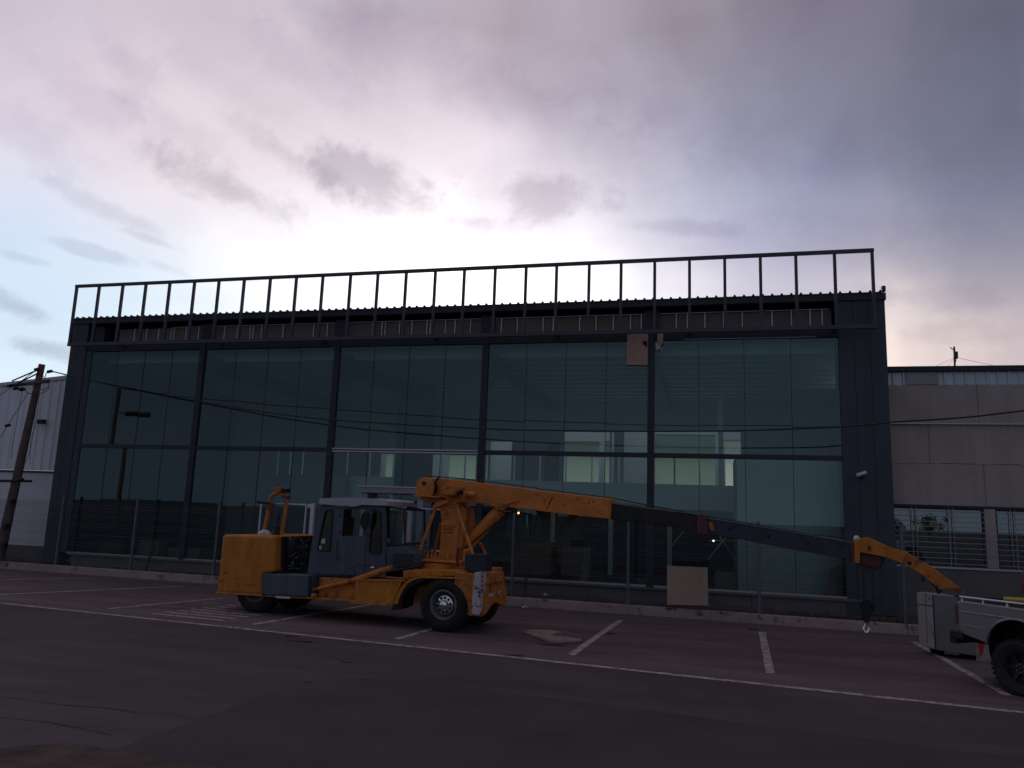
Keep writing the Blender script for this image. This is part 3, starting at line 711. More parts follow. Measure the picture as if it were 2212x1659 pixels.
bucket(*k3(702, 900), 21.6, 'pale paint bucket on the hall floor behind the glass')
def carton(p, Y, w, d, h, label, m=CARDB):
    x = fac(p[0], p[1], Y).x; t = empty('carton', (x, Y, .4), label, 'box', random.uniform(-.2, .2), 'cartons stored inside the hall')
    mb = MB(); mb.box(-w / 2, w / 2, -d / 2, d / 2, 0, h); mb.build('box_body', m, t, .008)
    mb = MB(); mb.box(-.03, .03, -d / 2 - .003, d / 2 + .003, h + .001, h + .004); mb.build('tape', PLY, t)
carton(k3(285, 770), 23.6, 1.3, .7, .95, 'wide brown carton inside the hall left of the bucket')
carton(k3(640, 770), 23.8, .9, .6, .85, 'brown carton standing inside the hall behind the bucket')
carton(k3(1180, 950), 21.4, .35, .3, .2, 'small pale carton lying near the second glass column')
carton(k7(1030, 1280), 21.2, .8, .5, .55, 'brown carton behind the left glass beside a fence post', PLY)
carton(k7(1250, 1320), 21.6, 1.2, .6, .35, 'low pale carton behind the left glass left of the yellow crane body', PLY)
carton(k7(700, 1320), 21.9, .9, .6, .4, 'squat brown carton behind the far left glass')
carton(k4(490, 1030), 21.4, .6, .5, .5, 'brown carton inside between the plywood sheet and the white box room')
t = empty('leaning_board', (fac(*k4(1530, 1100), 20.3).x, 20.25, .4), 'brown board leaning inside the glass at the foot of the end pier', 'board')
mb = MB(); mb.prism([(-.32, 0, 0), (.22, 0, 0), (.22, .1, .75), (.05, .12, .88), (-.12, .1, .7)], [(-.32, .03, 0), (.22, .03, 0), (.22, .13, .75), (.05, .15, .88), (-.12, .13, .7)]); mb.build('sheet', CARDB, t)

# cardboard and paper taped to the facade head
t = empty('cardboard_panel', fac(1378, 789, YF - .06), 'brown cardboard panel hung over the top of the glass', 'cardboard')
p0, p1, p2, p3 = fac(1355, 722, YF - .06), fac(1400, 721, YF - .06), fac(1399, 789, YF - .06), fac(1354, 788, YF - .06)
mb = MB(); mb.prism([p0, p1, p2, p3], [q + Vector((0, .02, 0)) for q in (p0, p1, p2, p3)]); mb.build('board', CARDB, t, world=True)
mb = MB()
for a, b, c, d in (((316, 764), (348, 764), (347, 788), (316, 790)), ((330, 788), (347, 788), (347, 815), (346, 815))):
    q = [fac(2400 / 1.8517 + v[0] * .5425 / 1.8517, 950 / 1.8517 + v[1] * .5425 / 1.8517, YF - .065) for v in (a, b, c, d)]
    mb.add(q, [(0, 1, 2, 3)])
mb.build('print', BLACK, t, world=True)
t = empty('paper_scrap', fac(1425, 760, YF - .05), 'torn pale paper scrap dangling from the column head beside the cardboard panel', 'paper')
mb = MB(); pp = [(1420, 720), (1433, 721), (1432, 742), (1427, 748), (1431, 762), (1426, 756), (1424, 742), (1420, 740)]
q = [fac(a, b, YF - .05 - .004 * i) for i, (a, b) in enumerate(pp)]; mb.prism(q, [v + Vector((0, .004, 0)) for v in q]); mb.build('strip', CARDB, t, world=True)
mb = MB(); q = [fac(a, b, YF - .07) for a, b in [(1417, 742), (1424, 738), (1427, 750), (1422, 757), (1417, 752)]]; mb.prism(q, [v + Vector((0, .004, 0)) for v in q]); mb.build('torn_piece', WORNW, t, world=True)
# security camera on the pier
t = empty('security_camera', fac(1860, 1026, YF - .03), 'small white security camera on the dark end pier', 'camera')
mb = MB(); mb.lathe([(.03, -.14), (.045, -.13), (.045, .08), (.03, .1)], (0, -.16, .02), (.85, .25, .3), 16); mb.build('housing', LEDGE, t)
mb = MB(); mb.tube([(0, 0, -.06), (.03, -.08, -.05), (.04, -.16, .0)], .014, 8); mb.lathe([(.04, 0), (.04, .02)], (0, .005, -.06), (0, -1, 0), 14); mb.build('bracket', STEELD, t)

# ------------------------------------------------------------------ left warehouse
wh = empty('warehouse', (-24, 20.5, .2), 'white corrugated metal warehouse at the left edge behind the utility pole', 'building')
def W(mb, name, m, bevel=0, parent=None): return mb.build(name, m, parent or wh, bevel, world=True)
YW = 20.5; WX1 = -20.15
def zr(x): return 6.02 + (x - WX1) * .086
mb = corr(-40, WX1, .34, .035, lambda x, u: ((x, YW - u, 3.0), (x, YW - u, zr(x)))); o = W(mb, 'metal_wall', WHITEM)
mb = MB(); mb.box(-40, WX1, YW + .01, YW + .15, .1, 2.93); W(mb, 'lower_wall', WHITEW)
mb = MB(); mb.box(-40, WX1, YW - .03, YW + .16, 2.935, 2.995); W(mb, 'dark_flashing', STEELD)
mb = MB(); mb.prism([(-40, YW - .06, zr(-40)), (WX1 + .04, YW - .06, zr(WX1)), (WX1 + .04, YW - .06, zr(WX1) + .13), (-40, YW - .06, zr(-40) + .13)], [(-40, YW + .3, zr(-40)), (WX1 + .04, YW + .3, zr(WX1)), (WX1 + .04, YW + .3, zr(WX1) + .13), (-40, YW + .3, zr(-40) + .13)]); W(mb, 'roof_trim', GALV, .01)
mb = MB(); mb.box(-40, WX1, YW - .04, YW + .009, .05, .62); W(mb, 'base_plinth', CONC)
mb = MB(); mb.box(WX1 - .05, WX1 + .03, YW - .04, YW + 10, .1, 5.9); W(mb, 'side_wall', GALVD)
t = empty('floodlight', fac(*k7(292, 480), YW - .05), 'small black floodlight on the white corrugated wall', 'lamp')
mb = MB(); mb.box(-.13, .13, -.16, -.04, -.06, .08); mb.build('lamp_head', OIL, t, .01); mb = MB(); mb.tube([(-.1, .04, -.02), (-.2, -.03, -.03), (-.12, -.1, 0)], .015, 6); mb.build('bracket', OIL, t)

# ------------------------------------------------------------------ right building
YR = 20.0
rb = empty('workshop_building', (8, YR, .2), 'low brown panel building with barred windows at the right edge', 'building')
def R(mb, name, m, bevel=0, parent=None): return mb.build(name, m, parent or rb, bevel, world=True)
RX0, RX1 = 4.14, 16.0
seams1 = [RX0, fac(2113, 880, YR).x, 9.2, 12.6, RX1]; seams2 = [RX0, fac(2007.7, 960, YR).x, 7.6, 10.2, 13.1, RX1]; seams3 = [RX0, fac(2128, 1040, YR).x, 9.0, 12, RX1]
for sm, z0, z1, yy in ((seams1, 4.66, 5.58, .0), (seams2, 3.715, 4.63, .02), (seams3, 2.74, 3.705, .02)):
    mb = MB()
    for a, b in zip(sm[:-1], sm[1:]): mb.box(a, b - .008, YR + yy, YR + .2, z0, z1)
    R(mb, 'wall_panel', BROWNW, .004)
mb = MB(); mb.box(RX0, RX1, YR - .035, YR + .19, 4.632, 4.658); R(mb, 'ledge', LEDGE, .004)
mb = MB(); x = RX0
while x < RX1:
    w = random.uniform(.12, .5); 
    if random.random() < .6: mb.box(x, min(x + w, RX1), YR + .005, YR + .03, 3.706, 3.714)
    x += w + random.uniform(.02, .25)
R(mb, 'joint_filler', LEDGE)
mb = corr(RX0, RX1, .225, .03, lambda x, u: ((x, YR + .03 - u, 5.585), (x, YR + .03 - u, 5.90))); R(mb, 'metal_strip', GALV)
sg = MB(); sg.box(fac(*k6(583, 0), YR).x, fac(*k6(815, 0), YR).x, YR - .012, YR - .006, 5.59, 5.895); R(sg, 'dull_strip', GALVD)
mb = MB(); mb.box(RX0, RX1, YR - .06, YR + .3, 5.90, 6.03); R(mb, 'roof_edge', STEELD, .01)
mb = MB(); mb.box(RX0, RX1, YR + .3, YR + 14, 5.8, 5.9); R(mb, 'roof', ROOFM)
mb = MB(); mb.box(RX0, RX1, YR, YR + .2, .1, 1.30); R(mb, 'lower_wall', CONC, .01)
mb = MB(); mb.box(RX0, RX1, YR - .03, YR + .02, 1.302, 1.345); R(mb, 'window_sill', LEDGE, .005)
mb = MB(); mb.box(RX0, RX1, YR - .01, YR + .12, 2.69, 2.737); R(mb, 'window_head', STEELD)
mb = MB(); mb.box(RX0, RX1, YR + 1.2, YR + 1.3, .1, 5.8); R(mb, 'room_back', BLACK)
p0, p1 = 6.10, 6.33
wins = [(RX0, p0), (p1, 8.9), (9.13, 11.7), (11.93, 14.5)]
for i, (a, b) in enumerate(wins):
    mb = MB(); mb.box(b, b + .23, YR - .005, YR + .18, 1.35, 2.688); R(mb, 'window_pillar', BROWNW if i else BROWNW, .005)
    fr = MB()
    for x in (a, b - .04): fr.box(x + .001, x + .039, YR + .03, YR + .09, 1.39, 2.64)
    fr.box(a, b, YR + .03, YR + .09, 1.347, 1.389); fr.box(a, b, YR + .03, YR + .09, 2.641, 2.688)
    w = R(fr, 'window', STEELB)
    mb = MB(); mb.add([(a + .04, YR + .07, 1.39), (b - .04, YR + .07, 1.39), (b - .04, YR + .07, 2.64), (a + .04, YR + .07, 2.64)], [(0, 1, 2, 3)]); R(mb, 'pane', WGL, parent=w)
    mb = MB(); z = 2.60
    while z > 1.4: mb.box(a, b, YR - .02, YR - .008, z - .009, z + .009); z -= .118
    xx = a + .44 if i == 0 else a + .3
    while xx < b - .1:
        mb.box(xx - .008, xx + .008, YR - .006, YR + .006, 1.36, 2.68); mb.box(xx + .085, xx + .101, YR - .006, YR + .006, 1.36, 2.68); xx += .78
    R(mb, 'grille', GALVD, parent=w)
# antenna mast on that roof
t = empty('antenna_mast', fac(2062.5, 797, 24), 'thin rusty antenna mast with guy wires on the right roof', 'mast')
q0, q1 = fac(*k6(956, 325), 24), fac(*k6(952, 160), 24)
mb = MB(); mb.tube([q0 - Vector((0, 0, .3)), q1], .028, 8); mb.build('mast_tube', POLET, t, world=True)
q = fac(*k6(963, 222), 24); mb = MB(); mb.box(q.x - .04, q.x + .05, 23.94, 24.06, q.z - .1, q.z + .1); mb.build('junction_box', STEELB, t, .008, world=True)
mb = MB(); mb.tube([fac(*k6(950, 182), 24), fac(*k6(935, 176), 24), fac(*k6(922, 163), 24)], .012, 6); mb.tube([fac(*k6(966, 235), 24), fac(*k6(967, 260), 24), fac(*k6(958, 285), 24)], .010, 6); mb.build('bracket', STEELD, t, world=True)
mb = MB()
for a, b in ((k6(948, 243), k6(815, 305)), (k6(980, 243), k6(1250, 300)), (k6(946, 250), k6(905, 305))): mb.tube([fac(*a, 24), fac(*b, 24)], .005, 4)
mb.build('guy_wire', CABLE, t, world=True)

# ------------------------------------------------------------------ utility pole left + cables
YP = 19.35
pb = fac(*k7(-8, 1390), YP); pt = fac(*k7(279, 95), YP)
t = empty('utility_pole', (pb.x, YP, .15), 'leaning grey utility pole with tangled cables at the left edge', 'pole')
d = pt - pb
mb = MB(); mb.tube([pb - d * .03, pb + d * .45, pb + d * .86], [.155, .125, .1], 14); mb.build('shaft', POLEW, t, world=True)
mb = MB(); mb.tube([pb + d * .86, pb + d], [.101, .095], 14); mb.build('pole_top', POLET, t, world=True)
mb = MB(); a, b = fac(*k7(50, 240), YP - .14), fac(*k7(330, 205), YP - .14); mb.bar(a, b, .08, .09); mb.bar(fac(*k7(80, 205), YP - .14), fac(*k7(255, 130), YP - .12), .03, .04); mb.bar(fac(*k7(70, 245), YP - .13), fac(*k7(260, 150), YP - .13), .03, .04)
mb.build('crossarm', POLEW, t, .005, world=True)
mb = MB(); mb.bar(fac(*k7(-60, 868), YP - .17), fac(*k7(208, 870), YP - .17), .07, .08); mb.build('lower_arm', OIL, t, .005, world=True)
for x, y in ((75, 235), (105, 255), (140, 258), (245, 128), (330, 142), (150, 262), (52, 500), (140, 860)):
    p = fac(*k7(x, y), YP - .2); mb = MB(); mb.lathe([(.02, -.09), (.05, -.07), (.05, -.045), (.03, -.03), (.05, -.01), (.05, .015), (.03, .03), (.05, .05), (.04, .08)], p, (1, 0, .2), 12); mb.build('insulator', OIL, t, world=True)
mb = MB()
def loop(pts, r=.013, Y=YP - .2): 
    P = [fac(*k7(*p), Y) for p in pts]; Q = []
    for i in range(len(P) - 1):
        p0 = P[max(i - 1, 0)]; p1 = P[i]; p2 = P[i + 1]; p3 = P[min(i + 2, len(P) - 1)]
        for s in range(6):
            u = s / 6; Q.append(.5 * ((2 * p1) + (p2 - p0) * u + (2 * p0 - 5 * p1 + 4 * p2 - p3) * u * u + (3 * p1 - p0 - 3 * p2 + p3) * u ** 3))
    Q.append(P[-1]); mb.tube(Q, r, 5)
loop([(150, 250), (190, 285), (250, 292), (300, 275), (328, 240), (300, 190), (262, 150)])
loop([(60, 240), (120, 225), (200, 230), (270, 262), (320, 245)]); loop([(245, 130), (190, 170), (130, 215), (60, 240)]); loop([(300, 180), (310, 150), (345, 148)])
loop([(240, 290), (235, 420), (220, 560), (190, 700), (130, 810)], .008); loop([(150, 265), (125, 400), (90, 600), (75, 720)], .008); loop([(262, 290), (240, 480), (205, 600), (200, 760)], .007)
mb.build('cable_tangle', CABLE, t, world=True)
mb = MB(); 
for x, y in ((82, 1005), (40, 1170), (30, 1295)): p = fac(*k7(x, y), YP - .16); mb.box(p.x - .07, p.x + .07, YP - .24, YP - .1, p.z - .07, p.z + .07)
mb.build('cable_box', OIL, t, .01, world=True)
def cable(pts, r, label):
    P = [fac(x, y, Y) for x, y, Y in pts]; Q = []
    for i in range(len(P) - 1):
        p0 = P[i - 1] if i else 2 * P[0] - P[1]; p1 = P[i]; p2 = P[i + 1]; p3 = P[i + 2] if i + 2 < len(P) else 2 * P[-1] - P[-2]
        for s in range(8):
            u = s / 8; Q.append(.5 * ((2 * p1) + (p2 - p0) * u + (2 * p0 - 5 * p1 + 4 * p2 - p3) * u * u + (3 * p1 - p0 - 3 * p2 + p3) * u ** 3))
    Q.append(P[-1]); mb = MB(); mb.tube(Q, r, 6); tag(mb.build('power_cable', CABLE), label, 'cable')
def yc(px): return 19.15 - 2.3 * px / 2212
cable([(x, y, yc(x)) for x, y in ((108, 801), (150, 811), (240, 830), (430, 866), (560, 888), (720, 907), (1050, 926), (1230, 930), (1404, 931.5), (1600, 930), (1813, 922), (1925, 912), (2080, 902), (2212, 887), (2400, 866))], .018, 'thick black cable sagging across the whole front of the glass building')
cable([(k7(330, 143)[0], k7(330, 143)[1], 19.15), (k7(385, 150)[0], k7(385, 150)[1], 19.3), (k7(432, 165)[0], k7(432, 165)[1], 19.5)], .014, 'short black cable from the pole top to the corner of the glass building')
cable([(k7(255, 125)[0], k7(255, 125)[1], 19.15), (k7(140, 205)[0], k7(140, 205)[1], 19.0), (k7(0, 298)[0], k7(0, 298)[1], 18.7), (k7(-200, 420)[0], k7(-200, 420)[1], 18.2)], .010, 'thin cable leaving the pole top towards the left edge')
cable([(k7(185, 285)[0], k7(185, 285)[1], 19.1), (k7(52, 500)[0], k7(52, 500)[1], 18.9), (k7(0, 582)[0], k7(0, 582)[1], 18.8), (k7(-200, 890)[0], k7(-200, 890)[1], 18.3)], .009, 'steep guy cable with an insulator running down from the pole to the left edge')

# pole and trees on the far side of the lot, seen mirrored in the glass
def mirror(px, py, Yv): p = fac(px, py, Yv); return Vector((p.x, 2 * YF - Yv, p.z))
m0, m1 = mirror(*k7(735, 1000), 47), mirror(*k7(830, 262), 47); m0.z = 0
t = empty('utility_pole', m0, 'tall dark utility pole seen only as a reflection in the left glass', 'pole')
mb = MB(); mb.tube([m0, m1], [.17, .13], 12); mb.build('shaft', POLEW, t, world=True)
a = mirror(*k7(830, 425), 47); b = mirror(*k7(955, 428), 47); mb = MB(); mb.bar(a, b, .1, .12); mb.build('crossarm', POLEW, t, world=True)
mb = MB(); 
for x in (880, 900, 925, 945): p = mirror(*k7(x, 430), 47); mb.lathe([(.1, -.18), (.16, 0), (.08, .18)], p, (0, 0, 1), 10)
mb.build('insulator', OIL, t, world=True)
mb = MB(); P0 = m1.copy(); P1 = Vector((30, m1.y - 2, 9.0)); mb.tube([P0.lerp(P1, i / 20) - Vector((0, 0, 4 * 1.6 * (i / 20) * (1 - i / 20))) for i in range(21)], .03, 5)
tag(mb.build('power_cable', CABLE), 'thin cable seen mirrored in the glass running from the reflected pole', 'cable')
def bush(cx, cy, w, h, label, n=900):
    t = empty('tree', (cx, cy, 0), label, 'tree', group='trees beyond the car park')
    mb = MB(); mb.tube([(0, 0, 0), (.1, 0, h * .35), (0, 0, h * .7)], [w * .05, w * .035, w * .012], 7)
    for k in range(5):
        a = k * 1.3; mb.tube([(0, 0, h * .25), (math.cos(a) * w * .15, math.sin(a) * w * .15, h * .5), (math.cos(a) * w * .3, math.sin(a) * w * .3, h * .65)], [w * .025, w * .015, w * .006], 5)
    mb.build('trunk', BARK, t)
    mb = MB(); cl = [(random.gauss(0, w * .24), random.gauss(0, w * .2), h * random.uniform(.35, .85), random.uniform(.12, .22) * w) for _ in range(14)]
    for _ in range(n):
        c = random.choice(cl); v = Vector((random.gauss(0, 1), random.gauss(0, 1), random.gauss(0, .8))).normalized() * c[3] * random.random() ** .4
        p = Vector(c[:3]) + v; s = w * .035; a = Vector((random.uniform(-1, 1), random.uniform(-1, 1), random.uniform(-1, 1))).normalized() * s; b = a.orthogonal().normalized() * s * .6
        mb.add([p - a, p + b, p + a, p - b], [(0, 1, 2, 3)])
    mb.build('crown', LEAF, t)
m = mirror(2008, 1120, 150); bush(m.x, m.y, 4.6, 4.9, 'round bushy tree seen mirrored in the barred window pane')
m = mirror(1938, 1128, 150); bush(m.x, m.y, 3.4, 4.2, 'small bushy tree mirrored at the left end of the barred window')

# ------------------------------------------------------------------ fence, gate, portal
def yfn(x): return yk(x) + .13
fence = empty('mesh_fence', (-8, yfn(-8), .2), 'grey welded wire mesh fence on zinc posts along the kerb', 'fence')
def fpost(x, h=2.0, m=POSTM): 
    mb = MB(); mb.box(x - .03, x + .03, yfn(x) - .03, yfn(x) + .03, .12, .2 + h); mb.box(x - .033, x + .033, yfn(x) - .033, yfn(x) + .033, .2 + h + .001, .2 + h + .012); mb.build('fence_post', m, fence, world=True)
def fpanel(x0, x1, ztop=2.08):
    mb = MB(); n = int((x1 - x0) / .05); r = .0022
    zs = [.28, .36, .80, .88, 1.35, 1.43, 1.90, 1.98]
    off = {.32: .02}
    for i in range(n + 1):
        x = x0 + (x1 - x0) * i / n; y = yfn(x)
        mb.box(x - r, x + r, y - r, y + r, .24, ztop)
    for z in zs + [.58, 1.12, 1.65]:
        mb.bar((x0, yfn(x0) - .006, z), (x1, yfn(x1) - .006, z), .006, .006)
    mb.build('mesh_panel', WIREM, fence, world=True)
FP = [-21.4, -18.75, -16.05, -13.25]
FQ = [-4.68, -1.86, 1.06, 3.98, 6.9, 9.8]
for x in FP + FQ: fpost(x)
for L in (FP, FQ):
    for a, b in zip(L[:-1], L[1:]): fpanel(a + .04, b - .04)
fpanel(-13.21, -12.1); fpanel(-6.1, -4.72)
for x in (-4.35, -15.5): mb = MB(); mb.bar((x, yfn(x) - .02, .18), (x, yfn(x) + .2, .95), .05, .05); mb.build('fence_stay', STEELD, fence, world=True)
def gate(x0, x1, wide, label):
    y = yfn((x0 + x1) / 2) + .02; t = empty('pipe_gate', ((x0 + x1) / 2, y, .2), label, 'gate')
    mb = MB(); mb.tube([(x0, y, .32), (x0, y, 2.22), (x1, y, 2.22), (x1, y, .32)], .028, 8); mb.tube([(x0, y, 1.18), (x1, y, 1.18)], .022, 8); mb.tube([(x0, y, .32), (x1, y, .32)], .028, 8)
    mb.build('frame', GATEW, t, world=True)
    mb = MB(); n = int((x1 - x0) / .055)
    for i in range(1, n): x = x0 + (x1 - x0) * i / n; mb.box(x - .002, x + .002, y - .002, y + .002, .34, 2.2)
    for z in (.6, .9, 1.5, 1.85): mb.box(x0, x1, y - .006, y - .002, z - .003, z + .003)
    mb.build('mesh', WIREM, t, world=True)
    mb = MB(); mb.box(wide - .05, wide + .05, y - .05, y + .05, .15, 2.26); mb.build('gate_post', GATEW, t, .006, world=True)
    h = x1 + .06 if wide > x1 else x0 - .06
    mb = MB(); mb.box(min(h, wide), max(h, wide), y - .04, y + .02, 2.14, 2.24); mb.build('hinge', GATEW, t, world=True)
yg = 19.1
xl = fac(k1(820, 400)[0], 1100, yg).x; xm = fac(k1(1112, 500)[0], 1115, yg).x; xw = fac(k1(1175, 600)[0], 1140, yg).x
gate(xl - .5, xm, xw, 'white pipe gate leaf behind the crane engine and exhaust')
yg = 18.95
xr = fac(k9(1385, 1300)[0], 1130, yg).x; xw2 = fac(k9(1425, 1400)[0], 1150, yg).x
gate(xr, xr + 1.75, xw2, 'white pipe gate leaf between the crane cab and the crane mast')
# entrance portal
YO = YF - .75
pa, pb2 = fac(*k2(78, 214), YO), fac(*k2(610, 235), YO)
por = empty('entrance_portal', ((pa.x + pb2.x) / 2, YO, .2), 'pale concrete portal framing the entrance behind the crane cab', 'portal')
zt_ = 2.74; xa = pa.x; xb = pb2.x + .35
mb = MB(); mb.box(xa, xb, YO, YF - .04, zt_ - .15, zt_); mb.build('lintel', PORT, por, .01, world=True)
mb = MB(); mb.box(xa - .02, xb + .02, YO - .02, YF - .04, zt_ + .001, zt_ + .03); mb.build('cap', LEDGE, por, .004, world=True)
for x in (fac(*k2(100, 300), YO).x, xb - .35):
    mb = MB(); mb.box(x, x + .16, YO + .05, YF - .05, .2, zt_ - .152); mb.build('portal_leg', PORT, por, .01, world=True)

# plywood sheet on the fence
t = empty('plywood_sheet', (fac(1485, 1300, 18.7).x, 18.75, .2), 'tan plywood sheet leaning on the fence below the boom', 'board')
yy = yfn(0) - .09
P = [fac(*k4(0, 1232), yy - .05)]
q0, q1, q2, q3 = fac(1441, 1306, yy - .08), fac(1530, 1308, yy - .08), fac(1528.5, 1226, yy), fac(1441, 1222, yy)
mb = MB(); mb.prism([q0, q1, q2, q3], [q + Vector((0, .018, 0)) for q in (q0, q1, q2, q3)]); mb.build('sheet', PLY, t, world=True)
sp = MB()
for i in range(260):
    x = random.choice([random.uniform(-22, 6), random.gauss(1.9, .7), random.gauss(3.0, .6)]); y = yfn(x) + random.uniform(.05, .7); h = random.uniform(.03, .14)
    for k in range(6):
        a = random.uniform(0, 6.28); l = Vector((math.cos(a), math.sin(a), 0)) * h * .7; w = Vector((-math.sin(a), math.cos(a), 0)) * .008
        b = Vector((x, y, .18)); sp.add([b - w, b + w, b + l + Vector((0, 0, h))], [(0, 1, 2)])
tag(sp.build('weeds', mat("dry_weed", (.11, .085, .045), .9, var=.4), None), 'dry weeds along the soil strip behind the kerb', 'weeds', kind='stuff')

# debris
def debris(name, pts, z, h, m, label, cat, group=None):
    q = [gnd(x, y, z) for x, y in pts]; c = sum(q, Vector()) / len(q)
    t = MB(); t.prism([(v - c) for v in q], [(v - c) * .98 + Vector((0, 0, h * (1 + .4 * ((i * 7) % 3)))) for i, v in enumerate(q)])
    o = t.build(name, m); o.location = c; return tag(o, label, cat, group)
t = empty('flattened_carton', gnd(1190, 1378), 'flattened cardboard carton lying on the asphalt right of the crane', 'cardboard')
mb = MB(); q = [gnd(*k3(*p), .01) for p in ((185, 1412), (225, 1405), (410, 1395), (510, 1420), (430, 1432), (440, 1445), (290, 1448))]
mb.prism(q, [v + Vector((0, 0, .02 + .015 * (i % 2))) for i, v in enumerate(q)]); mb.build('flap', CARDG, t, world=True)
mb = MB(); q = [gnd(*k3(*p), .012) for p in ((295, 1452), (400, 1448), (580, 1462), (680, 1488), (650, 1494), (425, 1500))]
mb.prism(q, [v + Vector((0, 0, .03 + .02 * (i % 2))) for i, v in enumerate(q)]); mb.build('flap', CARDG, t, world=True)
def scrap(p, s, z, lab, m=WORNW):
    g = gnd(*p, z); mb = MB(); n = 7; ring = [Vector((math.cos(a) * s * random.uniform(.6, 1.2), math.sin(a) * s * random.uniform(.5, .9), random.uniform(0, .2) * s)) for a in [6.28 * i / n for i in range(n)]]
    top = [r * .5 + Vector((0, 0, s * random.uniform(.25, .6))) for r in ring]
    mb.prism(ring, top); o = mb.build('litter', m); o.location = g; tag(o, lab, 'litter', 'scraps of litter')
scrap(k3(205, 1208), .09, .0, 'crumpled white litter on the asphalt just right of the striped board')
scrap(k3(380, 1105), .09, .2, 'crumpled pale litter on the soil strip right of the crane')
scrap(k3(965, 1130), .07, .2, 'pale litter scrap on the soil near the fence post under the boom')
scrap(k4(1020, 1262), .045, .2, 'tiny white litter scrap on the soil right of the tall fence post')
scrap(k4(325, 1238), .03, .2, 'tiny white litter scrap at the foot of the plywood sheet')
scrap(k3(1005, 1265), .04, .0, 'small pale pebble on the asphalt below the kerb', CONC)
g = gnd(*k3(112, 1145)); mb = MB(); mb.ball((0, 0, .04), .16, 10, (1.1, .7, .5)); o = mb.build('stone', CONC); o.location = g; tag(o, 'low grey stone on the asphalt at the foot of the striped board', 'stone')
t = empty('striped_board', gnd(*k2(1450, 1250)), 'black and white striped board standing behind the crane nose', 'barrier')
g = gnd(*k2(1450, 1252)); mb = MB(); w_ = .52; hh = .50
mb.prism([(g.x - .32, g.y, 0), (g.x + .18, g.y, 0), (g.x + .18, g.y, .36), (g.x + .05, g.y, hh), (g.x - .32, g.y, hh)], [(g.x - .32, g.y + .06, 0), (g.x + .18, g.y + .06, 0), (g.x + .18, g.y + .06, .36), (g.x + .05, g.y + .06, hh), (g.x - .32, g.y + .06, hh)]); mb.build('board', OIL, t, world=True)
mb = MB()
for i in range(5): x = g.x - .3 + i * .095; mb.box(x, x + .05, g.y - .006, g.y - .001, .01, (hh if x < g.x else .38) - .02)
mb.build('stripe', WORNW, t, world=True)

# ------------------------------------------------------------------ mobile crane
CO = Vector((-4.70, 13.86, 0)); CY = math.atan2(-.52, 4.35); cc, cs = math.cos(CY), math.sin(CY)
crane = empty('mobile_crane', CO, 'old yellow mobile crane with grey cab and boom lowered to the right', 'crane', CY)
def cp_(p, v):                       # photo point -> crane frame, on the crane's long vertical plane v
    r = ray(*p); n = Vector((-cs, cc, 0)); t = (CO.dot(n) + v) / r.dot(n); q = r * t - CO
    return Vector((q.x * cc + q.y * cs, v, q.z + H))
def K(mb, name, m, bevel=0, parent=None): return mb.build(name, m, parent or crane, bevel)
def ext(mb, pts, v0, v1, k=None, vref=None):
    P = [cp_(k(*p) if k else p, v0 if vref is None else vref) for p in pts]
    return mb.prism([Vector((p.x, v0, p.z)) for p in P], [Vector((p.x, v1, p.z)) for p in P])
# wheels
def make_wheel(front):
    R_ = .485; mb = MB()
    mb.lathe([(.27, .03), (.30, .0), (.36, -.012), (.43, .0), (.465, .03), (R_, .06), (R_, .30), (.465, .33), (.43, .36), (.30, .36), (.27, .33)], (0, 0, R_), (0, 1, 0), 48, caps=False)
    for i in range(44):               # tread blocks
        a = 2 * math.pi * i / 44
        for y0, y1 in ((.05, .16), (.20, .31)):
            a2 = a + (.05 if y0 > .1 else 0); c = Vector((math.cos(a2) * R_, 0, math.sin(a2) * R_ + R_)); tn = Vector((-math.sin(a2), 0, math.cos(a2))); rn = Vector((math.cos(a2), 0, math.sin(a2)))
            A = [c + tn * s * .022 + rn * t for s, t in ((-1, -.02), (1, -.02), (1, .009), (-1, .009))]
            mb.prism([v + Vector((0, y0, 0)) for v in A], [v + Vector((0, y1, 0)) for v in A])
    w = mb.build('wheel', TYRE, crane)
    mb = MB(); mb.lathe([(.275, .01), (.255, .0), (.245, .02), (.225, .10), (.20, .15), (.05, .16)], (0, 0, R_), (0, 1, 0), 40, caps=False); mb.build('rim', RIM, w)
    mb = MB(); hc = (0, 0, R_)
    if front:
        # chrome hub cover with ten round hand holes
        n = 60; rings = [(.175, .075), (.165, .055), (.10, .045)]
        mb.lathe([(.185, .10), (.180, .07), (.165, .055), (.085, .045), (.08, .03), (.065, .0), (.035, -.02), (.0015, -.025)], hc, (0, 1, 0), 48, caps=False)
        hb = mb.build('hub_cap', CHROME, w)
        mb = MB()
        for i in range(10):
            a = 2 * math.pi * (i + .35) / 10; mb.lathe([(.023, .040), (.023, .050), (.0205, .0535)], (math.cos(a) * .132, 0, R_ + math.sin(a) * .132), (0, 1, 0), 14)
        mb.lathe([(.013, -.032), (.013, -.02)], hc, (0, 1, 0), 8); mb.build('hand_hole', BLACK, hb)
    else:
        mb.lathe([(.15, .12), (.14, .06), (.07, .05), (.05, .02), (.002, .015)], hc, (0, 1, 0), 32, caps=False); mb.build('hub_cap', RIM, w)
    return w
wf = make_wheel(True); wf.location = (-.06, .0, 0)
wr = make_wheel(False); wr.location = (-4.38, .06, 0)
for w in (wf, wr):
    c = w.copy(); COL.objects.link(c); c.location = (w.location.x + .03, 1.2, 0)
    for ch in list(w.children):
        d2 = ch.copy(); COL.objects.link(d2); d2.parent = c
        for g2 in list(ch.children): e2 = g2.copy(); COL.objects.link(e2); e2.parent = d2
